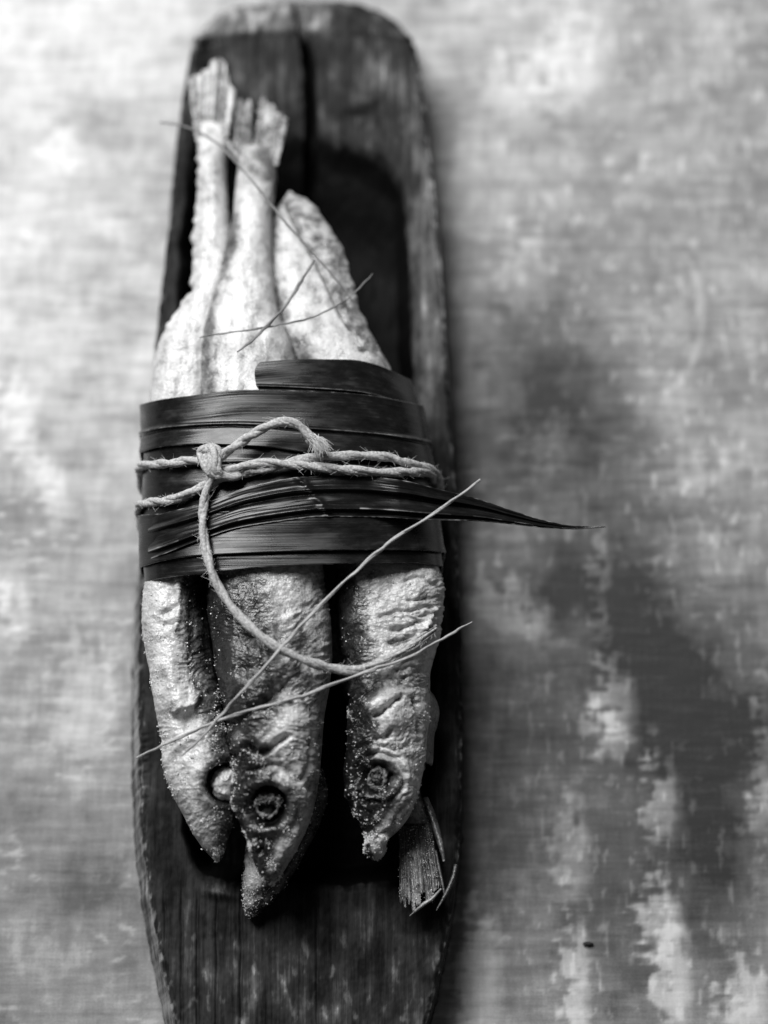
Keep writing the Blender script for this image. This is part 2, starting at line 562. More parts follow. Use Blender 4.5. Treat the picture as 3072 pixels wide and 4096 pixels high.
# ------------------------------------------------------------------ fish
def salt(name, parent, V, Nn, weight, count, r0, r1):
    """loose salt crystals strewn over a skin surface, one mass"""
    w_ = np.clip(weight, 0, None).ravel()
    idx = rng.choice(len(w_), size=count, p=w_ / w_.sum())
    base = np.array([(1, 0, 0), (-1, 0, 0), (0, 1, 0), (0, -1, 0), (0, 0, 1), (0, 0, -1)], float)
    ff = np.array([(0, 2, 4), (2, 1, 4), (1, 3, 4), (3, 0, 4), (2, 0, 5), (1, 2, 5), (3, 1, 5), (0, 3, 5)])
    C = V.reshape(-1, 3)[idx] + Nn.reshape(-1, 3)[idx] * .00006 + rng.normal(size=(count, 3)) * .00022
    r = r0 + (r1 - r0) * rng.random(count) ** 4.5
    R = rng.normal(size=(count, 3, 3))
    R, _ = np.linalg.qr(R)
    pts = np.einsum('nij,kj->nki', R, base) * r[:, None, None] * (1 + .35 * rng.normal(size=(count, 6, 1)).clip(-1, 1)) + C[:, None]
    F = (ff[None] + 6 * np.arange(count)[:, None, None]).reshape(-1, 3)
    o = mesh_obj(name, pts.reshape(-1, 3), F, M_SALT, parent, smooth=False)
    o['kind'] = 'stuff'
    return o


def patch(px, py):
    return .04 + 2.2 * sstep(fbm(px / 60, py / 60, 5.0, 3), .0, .4)


def fish_body(st, rows, feat, n_top=150, n_bot=36, e=.82):
    st = np.asarray(st, float)
    g = lambda k: pchip(rows, st[:, 0], st[:, k])
    xl, xr, zc, ht, hb = (g(k) for k in range(1, 6))
    a = np.concatenate([np.linspace(np.pi, 0, n_top, endpoint=False), np.linspace(0, -np.pi, n_bot, endpoint=False)])
    ca, sa = np.cos(a), np.sin(a)
    L, R = P(xl, rows, zc), P(xr, rows, zc)
    c, hw = (L + R) / 2, (R - L)[:, 0] / 2
    G = np.zeros((len(rows), len(a), 3))
    G[..., 0] = c[:, None, 0] + hw[:, None] * np.sign(ca) * np.abs(ca) ** e
    G[..., 1] = c[:, None, 1]
    G[..., 2] = c[:, None, 2] + np.where(sa > 0, ht[:, None], hb[:, None]) * np.sign(sa) * np.abs(sa) ** e
    up = sstep(sa, -.15, .25)[None, :] * np.ones((len(rows), 1))
    px, py = pix(G)
    f = np.clip((px - xl[:, None]) / np.maximum(xr - xl, 1)[:, None], 0, 1)
    coarse, fine, pig, sw = feat(px, py, f)
    xq, yq = px * MM, py * MM
    sd = st[0, 1] * .01
    # shrunken flesh: hollows between long bony ridges, more towards the tail
    rear = 1 - sstep(rows, 1500, 1900)[:, None]
    thin = np.minimum(1, hw[:, None] / .012)
    coarse = coarse + thin * ((.0006 - .0002 * rear) * (ridged(xq / 7 + .5 * fbm(xq / 9, yq / 16, sd + 1, 2), yq / 45, sd, 2) - .35) + .0014 * fbm(xq / 10, yq / 14, sd + 2, 3) - .0006 * rear * fbm(xq / 10, yq / 14, sd + 2, 3))
    pig = pig + rear * (.30 * fbm(xq / 8, yq / 12, sd + 3, 3) + .0)
    for d in (coarse, fine):
        n_ = gnormal(G, True)
        # orient outward
        out = G - np.stack([c[:, 0], c[:, 1], c[:, 2]], -1)[:, None, :]
        s_ = np.sign((n_ * out).sum(-1, keepdims=True))
        n_ = n_ * np.where(s_ == 0, 1, s_)
        G = G + n_ * (d * up)[..., None]
    n_ = gnormal(G, True)
    n_ = n_ * np.where((n_[..., 2:] * np.sign(sa)[None, :, None]) < 0, -1, 1)
    nr, m = G.shape[:2]
    V = G.reshape(-1, 3)
    F = [gridf(nr, m, True)]
    V = np.vstack([V, G[0].mean(0), G[-1].mean(0)])
    j = np.arange(m)
    F.append(np.stack([np.full(m, nr * m), (j + 1) % m, j], -1))
    F.append(np.stack([np.full(m, nr * m + 1), (nr - 1) * m + j, (nr - 1) * m + (j + 1) % m], -1))
    pg = np.clip(np.concatenate([pig.ravel(), [.5, .5]]), 0, 1.3)
    return V, F, pg, G, n_, sw * up, px, py


MM = .0777  # mm per photo pixel at fish height


def folds(px, py, ang, lam_c, lam_l, seed, o=3):
    c, s = math.cos(ang), math.sin(ang)
    u = (px * c + py * s) * MM
    v = (-px * s + py * c) * MM
    wv = v + 2.2 * fbm(u / 7, v / 7, seed + 3, 3)
    k = .15 + 1.5 * sstep(fbm(u / 13, v / 10, seed + 5, 2), -.22, .38)
    return .3 + (ridged(u / lam_l, wv / lam_c, seed, o) - .3) * k


def leather(px, py, seed):
    x, y = px * MM, py * MM
    return .00022 * fbm(x / 1.5, y / 1.5, seed, 3) + .0005 * fbm(x / 5, y / 5, seed + 2, 2) + .00025 * (1 - sstep(py, 1500, 2200)) * (ridged(x / 3, y / 4, seed + 6, 3) - .3)


def socket(px, py, cx, cy, r, depth, asp=1.0, soft=.28):
    d = np.hypot(px - cx, (py - cy) / asp) / r
    return -depth * (1 - sstep(d, 1 - soft, 1 + soft * .3))


def linegroove(px, py, pts, wdt):
    q = spline(pts, 70)
    wx = 9 * fbm(px / 26, py / 26, 61.0, 3)
    wy = 9 * fbm(px / 26, py / 26, 67.0, 3)
    d = np.full(px.shape, 1e9)
    for a in q:
        d = np.minimum(d, (px + wx - a[0]) ** 2 + (py + wy - a[1]) ** 2)
    d = d * (1 + 1.6 * np.clip(fbm(px / 40, py / 40, 64.0, 2), -.3, 1))
    return np.exp(-d / wdt ** 2)


def rows_for(y0, y1):
    r = [np.arange(y0, min(1600, y1), 8.0)] if y0 < 1600 else []
    if y0 < 2240:
        r.append(np.arange(max(1600, y0), min(2240, y1), 28.0))
    r.append(np.arange(2240, y1, 3.4))
    r = np.concatenate(r)
    return np.append(r, y1)


# --- tail fins ---
def fin(name, parent, base, tip, rag, z0, z1, rays, mat=None, thick=.0012, curl=0.0, pigm=.55, seed=0, ribc=.10):
    """rayed fin between a base line and a tip line (photo pixels), ends torn ragged"""
    nu, nv = rays * 9 + 1, 60
    U = np.linspace(0, 1, nu)
    b = spline(base, nu)
    tq = np.array(tip, float)
    ts = np.concatenate([[0], np.cumsum(np.hypot(*np.diff(tq, axis=0).T))])
    t = np.stack([np.interp(U * ts[-1], ts, tq[:, k]) for k in (0, 1)], -1)
    rr = np.random.default_rng(seed)
    cuts = np.cumsum(.4 + rr.random(rays))
    cuts = cuts / cuts[-1]
    ray = np.searchsorted(cuts, U - 1e-6)
    lo_ = np.concatenate([[0], cuts[:-1]])
    ph = (U - lo_[ray]) / (cuts - lo_)[ray]
    jag = rr.random(rays + 1)[ray]
    fine = noise(U * rays * 1.7, seed + .4)
    ln = 1 - rag * (.9 * jag + .5 * np.abs(fine))
    Vv = np.linspace(0, 1, nv)[:, None]
    X = b[None, :, 0] + (t - b)[None, :, 0] * Vv * ln
    Y = b[None, :, 1] + (t - b)[None, :, 1] * Vv * ln
    X = X + 5 * fbm(X / 50, Y / 50, seed + 1.0, 2)
    hgt = (.4 + .6 * rr.random(rays + 1))[ray]
    rib = np.sin(np.pi * ph)[None] ** .7 * hgt[None] * (.5 + Vv)
    Z = z0 + (z1 - z0) * Vv + curl * np.sin(np.pi * U)[None] * Vv + .00045 * rib + .0016 * fbm(X / 70, Y / 110, seed) + .0003 * fbm(X / 10, Y / 14, seed + 3.)
    T = P(X, Y, Z)
    B = T.copy()
    B[..., 2] -= thick
    V = np.vstack([T.reshape(-1, 3), B.reshape(-1, 3)])
    n = nv * nu
    f = gridf(nv, nu)
    F = [f[:, ::-1], f + n]
    k = np.arange(nu - 1)
    F.append(np.stack([(nv - 1) * nu + k, (nv - 1) * nu + k + 1, n + (nv - 1) * nu + k + 1, n + (nv - 1) * nu + k], -1))
    k = np.arange(nv - 1)
    F.append(np.stack([k * nu, (k + 1) * nu, n + (k + 1) * nu, n + k * nu], -1))
    F.append(np.stack([k * nu + nu - 1, n + k * nu + nu - 1, n + (k + 1) * nu + nu - 1, (k + 1) * nu + nu - 1], -1))
    pg = pigm + ribc * (rib - .5) + .4 * fbm(X / 60, Y / 90, seed + 5) + .15 * (jag - .5)[None]
    pg = np.clip(np.concatenate([pg.ravel(), pg.ravel()]), 0, 1)
    o = mesh_obj(name, V, F, mat or M_FIN, parent, attrs={'pigment_shade': pg})
    N_ = np.zeros_like(T)
    N_[..., 2] = 1
    return o, T, N_


def blade(name, parent, pts, widths, zs, mat, pigm=.5, thick=.0003):
    """narrow tapering splinter following photo pixels"""
    n = 26
    q = spline([(a, b, c) for (a, b), c in zip(pts, zs)], n)
    wd = np.interp(np.linspace(0, 1, n), np.linspace(0, 1, len(widths)), widths)
    C = P(q[:, 0], q[:, 1], q[:, 2])
    d = np.gradient(C, axis=0)
    d /= np.linalg.norm(d, axis=1)[:, None]
    s = np.cross(d, [0, 0, 1.0])
    s /= np.linalg.norm(s, axis=1)[:, None]
    up = np.cross(s, d)
    wm = (wd * MM / 1000 / 2)[:, None]
    G = np.stack([C - s * wm, C + up * thick, C + s * wm, C - up * thick * .5], 1)
    m = 4
    F = [gridf(n, m, True), np.array([[0, 1, 2, 3]]), np.array([[3, 2, 1, 0]]) + (n - 1) * m]
    return mesh_obj(name, G.reshape(-1, 3), F, mat, parent, attrs={'pigment_shade': np.full(n * m, pigm)})


def crust(name, parent, cx, cy, z, R, r, asp, tiltx, seed, rough=.35, lop=0.0, hgt=1.0, mat=None, gaps=()):
    """lumpy dried ring (an eye), R ring radius and r tube radius in photo pixels"""
    nu, nv = 90, 22
    A = np.linspace(0, 2 * np.pi, nu, endpoint=False)[:, None]
    B = np.linspace(0, 2 * np.pi, nv, endpoint=False)[None, :]
    k = rough * fbm(np.cos(A) * 3 + np.cos(B), np.sin(A) * 3 + np.sin(B), seed, 4) * 2
    rr = r * (1 + k) * (1 + .45 * noise(np.cos(A) * 1.6, np.sin(A) * 1.6, seed) + lop * np.sin(A))
    for ga in gaps:
        dA = np.angle(np.exp(1j * (A - ga)))
        rr = rr * (1 - .8 * np.exp(-(dA / .5) ** 2))
    rad = R * (1 + .16 * noise(np.cos(A) * 1.4, np.sin(A) * 1.4, seed + 7)) + rr * np.cos(B)
    X = cx + rad * np.cos(A)
    Yp = -rad * np.sin(A) * asp
    Z = rr * np.sin(B) * hgt * MM / 1000 + tiltx * np.sin(A) * R * MM / 1000
    V = P(X, cy + Yp, z) + np.stack([0 * Z, 0 * Z, Z], -1)
    i = np.arange(nu)[:, None]
    j = np.arange(nv)[None, :]
    F = np.stack([i * nv + j, ((i + 1) % nu) * nv + j, ((i + 1) % nu) * nv + (j + 1) % nv, i * nv + (j + 1) % nv], -1).reshape(-1, 4)
    return mesh_obj(name, V.reshape(-1, 3), F, mat or M_EYE, parent), V


def lump(name, parent, cx, cy, z, rx, ry, rz, seed, mat, amp=.18, pits=(), pigm=.62):
    nu, nv = 60, 40
    A = np.linspace(0, 2 * np.pi, nu, endpoint=False)[None, :]
    B = np.linspace(.02, np.pi - .02, nv)[:, None]
    d = np.stack([np.sin(B) * np.cos(A), np.sin(B) * np.sin(A), np.cos(B) + 0 * A], -1)
    k = 1 + amp * 2 * fbm(d[..., 0] * 2.5 + seed, d[..., 1] * 2.5, d[..., 2] * 2.5, 4)
    c = P(cx, cy, z)
    s = MM / 1000
    V = c + d * k[..., None] * np.array([rx * s, ry * s, rz * s])
    for qx, qy, qr, dep in pits:
        x_, y_ = pix(V)
        V[..., 2] -= dep * np.exp(-((x_ - qx) ** 2 + (y_ - qy) ** 2) / qr ** 2)
    return mesh_obj(name, V.reshape(-1, 3), gridf(nv, nu, True), mat, parent, attrs={'pigment_shade': (pigm + .4 * fbm(d[..., 0] * 2, d[..., 1] * 2, seed)).ravel()})


GRP = 'salted dried fish bound in the bundle'

# --- fish in the middle ---
def fish_middle():
    t = thing('dried_fish', 'salted dried fish uppermost in the middle of the bundle with open jaw', 'fish', P(1080, 2400, .036), GRP)
    st = [(600, 960, 1095, .047, .004, .004), (700, 950, 1107, .048, .006, .006), (881, 930, 1086, .051, .008, .008), (1062, 880, 1092, .053, .010, .010),
          (1242, 834, 1110, .055, .012, .012), (1423, 800, 1176, .056, .014, .014), (1600, 790, 1225, .056, .016, .016), (1950, 800, 1270, .056, .018, .018),
          (2317, 830, 1297, .056, .018, .018), (2471, 839, 1322, .056, .018, .018), (2607, 853, 1330, .056, .018, .018), (2742, 872, 1318, .056, .018, .018),
          (2878, 898, 1296, .056, .018, .017), (3014, 918, 1286, .055, .018, .016), (3126, 936, 1274, .054, .017, .014), (3216, 946, 1258, .054, .015, .012),
          (3307, 972, 1230, .053, .012, .009), (3397, 1000, 1186, .052, .010, .007), (3460, 1024, 1150, .051, .008, .005), (3515, 1050, 1112, .050, .005, .004),
          (3536, 1066, 1090, .050, .002, .002)]

    def feat(px, py, f):
        x, y = px * MM, py * MM
        body = sstep(py, 2240, 2330)
        head = sstep(py, 2830, 2920)
        right = sstep(f, .45, .68)
        c = .0009 * fbm(x / 14, y / 14, 2, 3)
        c = c - .0012 * gauss(px, py, 1230, 2560, 60, 160, .2) + .0022 * gauss(px, py, 1150, 2915, 85, 80, .5) - .0016 * gauss(px, py, 1180, 2760, 120, 40, .5)
        c = c - .0030 * linegroove(px, py, [(905, 2900), (960, 2870), (1020, 2830), (1080, 2790), (1140, 2740)], 16)
        c = c - .0030 * linegroove(px, py, [(985, 2985), (1040, 3010), (1090, 2985), (1140, 2950)], 13)
        c = c + .0014 * linegroove(px, py, [(1150, 3110), (1205, 3180), (1205, 3260), (1165, 3350), (1120, 3440), (1095, 3500)], 20) - .0016 * gauss(px, py, 1085, 3370, 40, 70, -.2) - .0020 * gauss(px, py, 1042, 3400, 9, 14) + .0010 * linegroove(px, py, [(985, 3260), (1010, 3330), (1035, 3400), (1055, 3480)], 12)
        c = c - .0012 * linegroove(px, py, [(1240, 2960), (1235, 3060), (1190, 3120), (1150, 3080), (1100, 3060), (1000, 3080)], 12)
        c = c + socket(px, py, 1072, 3225, 84, .0075, .98, .22)
        c = c + .0012 * np.exp(-((np.hypot(px - 1072, py - 3225) - 104) / 20) ** 2)
        c = c - .0012 * linegroove(px, py, [(1215, 3240), (1190, 3330), (1140, 3420), (1095, 3500)], 11)
        c = c - .0008 * linegroove(px, py, [(970, 3230), (1000, 3310), (1035, 3360)], 9)
        c = c + .0012 * gauss(px, py, 1020, 3380, 24, 22) + .0012 * gauss(px, py, 1074, 3485, 18, 20) + .0016 * gauss(px, py, 953, 2955, 26, 34) + .001 * gauss(px, py, 945, 3190, 16, 28)
        wr = folds(px, py, -.55, 1.9, 7.0, 4.1)
        wr2 = folds(px, py, .12, 1.0, 4.0, 8.1)
        fi = body * (1 - head) * (.00085 * right * (wr - .3) + .00022 * wr2) + head * (.00050 * (wr2 - .3) * sstep(-py, -3260, -3180) + .00020 * (wr - .3))
        fi = fi + leather(px, py, 3) * (.5 + body) + .0003 * head * np.clip(fbm(x / 1.0, y / 1.0, 33, 3), -.1, 1)
        # colour: dark back on one flank, silver belly on the other
        back = 1 - sstep(f + .28 * fbm(x / 9, y / 14, 5, 4), .32, .62)
        pg = .80 - .68 * back * sstep(py, 2200, 2400) - .34 * (1 - sstep(f + .2 * fbm(x / 6, y / 12, 15, 3), .08, .36)) * (1 - sstep(py, 1500, 2200)) * sstep(py, 700, 1000)
        pg = pg - .35 * gauss(px, py, 1085, 700, 40, 100) - .3 * gauss(px, py, 930, 980, 34, 120) - .25 * gauss(px, py, 1010, 1300, 20, 120, .3)
        pg = pg + .12 * fbm(x / 6, y / 6, 9, 3)
        eye = np.hypot(px - 1072, py - 3225)
        pg = pg - .40 * np.exp(-((eye - 95) / 36) ** 2) - .9 * (1 - sstep(eye, 64, 92))
        pg = pg - .55 * gauss(px, py, 1060, 3420, 70, 110) - .3 * gauss(px, py, 970, 3080, 40, 120) + .1 * gauss(px, py, 1180, 3340, 50, 110, .5)
        pg = pg - .4 * gauss(px, py, 1210, 2560, 70, 60) - .35 * gauss(px, py, 1180, 2720, 120, 50, .3) - .3 * gauss(px, py, 1010, 2790, 60, 25, -.5)
        pg = pg - .4 * gauss(px, py, 1070, 2860, 110, 16, -.6) + .28 * gauss(px, py, 1120, 2920, 90, 80) + .5 * gauss(px, py, 953, 2955, 26, 34)
        pg = pg - .35 * gauss(px, py, 1030, 610, 60, 60) - .2 * gauss(px, py, 1000, 690, 60, 60) + .2 * gauss(px, py, 950, 3190, 20, 30)
        pg = pg + .1 * (1 - sstep(py, 1000, 1700))
        sw = .10 * sstep(py, 2250, 2350) + head * (1.0 + .4 * sstep(py, 3180, 3400)) + .5 * sstep(f, .1, .2) * (1 - sstep(f, .35, .5)) * body
        sw = sw + 5 * gauss(px, py, 1020, 3380, 20, 18) + 4 * gauss(px, py, 1074, 3485, 14, 20) + 6 * gauss(px, py, 953, 2955, 26, 34) + 3 * gauss(px, py, 945, 3190, 18, 34)
        sw = sw * (eye > 80) + .5 * gauss(px, py, 1030, 620, 70, 130) + .03
        return c, fi, np.clip(pg, 0, 1.1), sw
    V, F, pg, G, n_, sw, px, py = fish_body(st, rows_for(600, 3536), feat)
    mesh_obj('body', V, F, M_SKIN, t, attrs={'pigment_shade': pg})
    salt('salt_crystals', t, G, n_, sw * patch(px, py), 5000, .00006, .00034)
    # lower jaw
    st = [(3080, 1120, 1290, 0.0415, .005, .006), (3171, 1100, 1310, 0.0415, .006, .006), (3334, 1020, 1262, 0.0410, .006, .006), (3406, 978, 1222, 0.0405, .006, .006),
          (3460, 984, 1194, 0.0400, .006, .006), (3533, 972, 1146, 0.0395, .006, .006), (3605, 974, 1088, 0.0385, .005, .005), (3650, 982, 1035, 0.0375, .004, .004), (3672, 992, 1008, 0.0370, .001, .001)]

    def fj(px, py, f):
        x, y = px * MM, py * MM
        c = .0012 * fbm(x / 5, y / 5, 41, 4) - .0012 * linegroove(px, py, [(1240, 3300), (1150, 3450), (1080, 3560), (1030, 3640)], 14) + .0008 * gauss(px, py, 1030, 3530, 40, 70)
        fi = leather(px, py, 43) + .0002 * fbm(x / .9, y / .9, 44, 3)
        pg = .54 + .35 * fbm(x / 4, y / 4, 45, 4) + .22 * gauss(px, py, 1020, 3520, 50, 70) - .25 * sstep(f, .4, .7)
        return c, fi, np.clip(pg, 0, 1), .4 + 1.4 * gauss(px, py, 1010, 3560, 60, 90)
    V, F, pg, G, n_, sw, px, py = fish_body(st, np.arange(3080, 3673, 4.0), fj, 90, 30)
    mesh_obj('lower_jaw', V, F, M_SKIN, t, attrs={'pigment_shade': pg})
    salt('salt_crystals', t, G, n_, sw, 1300, .00008, .0003)
    # eye: crusted ring round an empty pupil
    zt = .0660
    e1, EV = crust('eye', t, 1070, 3228, zt - .0014, 42, 14, .86, .05, 3, .9, lop=.5, gaps=(3.3, -.35))
    salt('salt_crystals', e1, EV, np.zeros_like(EV) + [0, 0, 1], np.where(EV[..., 2] > zt - .0008, 1.0, 0), 260, .00006, .0002)
    lump('pupil', e1, 1070, 3236, zt - .0042, 34, 30, 14, 4.4, M_CRUMB)
    # tail
    o, T, N_ = fin('tail_fin', t, [(998, 640), (1045, 655), (1112, 660)], [(1038, 450), (1042, 396), (1052, 380), (1076, 398), (1098, 408), (1108, 440), (1128, 446), (1154, 462)], .06, .0500, .0490, 7, pigm=.48, seed=5)
    fin('tail_fin', t, [(928, 610), (965, 640), (1000, 650)], [(952, 386), (966, 376), (980, 396), (996, 370), (1010, 388)], .08, .0485, .0455, 4, pigm=.40, seed=9)
    blade('fin_ray', t, [(908, 560), (930, 600), (975, 650)], [26, 34, 40], [.049, .0495, .050], M_FIN, .55)
    salt('salt_crystals', t, T, N_, np.ones(T.shape[:2]), 320, .00015, .0005)
    return t


# --- fish on the left rim ---
def fish_left():
    t = thing('dried_fish', 'pale dried fish over the left rim of the trough with a bulging bright eye', 'fish', P(720, 2500, .036), GRP)
    st = [(500, 780, 925, .045, .003, .003), (560, 788, 912, .046, .004, .004), (700, 793, 905, .048, .007, .007), (833, 782, 912, .049, .008, .008),
          (959, 774, 930, .050, .009, .009), (1100, 771, 945, .051, .010, .010), (1188, 768, 930, .051, .011, .011), (1240, 722, 920, .051, .011, .011),
          (1320, 674, 900, .051, .012, .012), (1400, 634, 890, .051, .013, .013), (1559, 608, 870, .051, .0135, .0135), (1900, 590, 840, .051, .014, .0138),
          (2326, 580, 820, .051, .014, .0138), (2453, 573, 838, .051, .014, .0138), (2598, 581, 850, .051, .014, .0138), (2706, 602, 866, .051, .014, .0138),
          (2833, 622, 884, .051, .0140, .0138), (2968, 645, 912, .051, .0140, .0138), (3081, 656, 942, .051, .0140, .0130), (3171, 687, 952, .051, .0135, .0120),
          (3262, 733, 940, .050, .012, .010), (3334, 772, 918, .049, .009, .008), (3397, 816, 900, .048, .006, .006), (3430, 848, 888, .0475, .004, .004), (3446, 864, 876, .047, .001, .001)]

    def feat(px, py, f):
        x, y = px * MM, py * MM
        body = sstep(py, 2240, 2330)
        head = sstep(py, 2830, 2930)
        c = .0009 * fbm(x / 12, y / 14, 52, 3)
        # sunken flank with a sharp crease down the middle
        c = c - .0040 * gauss(px, py, 790, 2680, 75, 150) - .0022 * gauss(px, py, 800, 2420, 60, 130)
        c = c + .0013 * linegroove(px, py, [(710, 2310), (714, 2400), (712, 2460), (700, 2530)], 11)
        c = c - .0012 * linegroove(px, py, [(655, 2455), (690, 2432), (708, 2425)], 9) - .0010 * linegroove(px, py, [(660, 2500), (690, 2495), (705, 2490)], 8)
        c = c + .0022 * linegroove(px, py, [(800, 2770), (770, 2815), (725, 2835), (700, 2850)], 15) - .0032 * gauss(px, py, 760, 2868, 50, 40, -.5)
        c = c + socket(px, py, 900, 3135, 84, .0060, 1.0, .22) + .0008 * np.exp(-((np.hypot(px - 900, py - 3135) - 104) / 20) ** 2)
        wr = folds(px, py, -.35, 1.7, 5.0, 54.1)
        fi = body * (1 - head) * .00065 * (wr - .3) * sstep(f, .25, .5) + head * .00032 * (wr - .3) + leather(px, py, 53) * (.5 + body) + .0002 * np.clip(fbm(x, y, 63, 3), -.1, 1) * body
        fi = fi + .0010 * noise(x / 7, y / 2.2, 71) * (1 - sstep(f, .0, .18)) * sstep(-py, -1600, -1150)
        pg = .90 + .18 * fbm(x / 8, y / 10, 57, 3) - .55 * sstep(f, .50, .72) * body * (1 - head) - .42 * sstep(f, .45, .85) * head  # pale skin; shade on the right side is painted into the colour
        eye = np.hypot(px - 900, py - 3135)
        pg = pg - .5 * (1 - sstep(eye, 70, 96)) - .3 * np.exp(-((eye - 100) / 22) ** 2)
        pg = pg - .3 * gauss(px, py, 690, 2840, 60, 40) - .35 * gauss(px, py, 860, 3400, 40, 60) - .15 * gauss(px, py, 640, 1480, 60, 120) - .25 * gauss(px, py, 840, 780, 40, 130)
        sw = body * (.25 + .25 * (1 - sstep(f, .2, .5))) + head * .8 + .02
        return c, fi, np.clip(pg, 0, 1.1), sw * (eye > 82)
    V, F, pg, G, n_, sw, px, py = fish_body(st, rows_for(500, 3446), feat)
    mesh_obj('body', V, F, M_SKIN, t, attrs={'pigment_shade': pg})
    salt('salt_crystals', t, G, n_, sw * patch(px, py), 4000, .00006, .00034)
    e1 = lump('eye', t, 904, 3138, .0580, 56, 62, 50, 8.8, M_SKIN, .16, pits=[(940, 3168, 24, .0030)], pigm=.86)
    fin('tail_fin', t, [(778, 545), (850, 560), (915, 545)], [(748, 304), (768, 291), (795, 300), (812, 276), (838, 264), (845, 231), (882, 223), (903, 240), (912, 292), (922, 334), (945, 350)], .05, .0490, .0440, 9, pigm=.56, seed=12, ribc=.5)
    return t


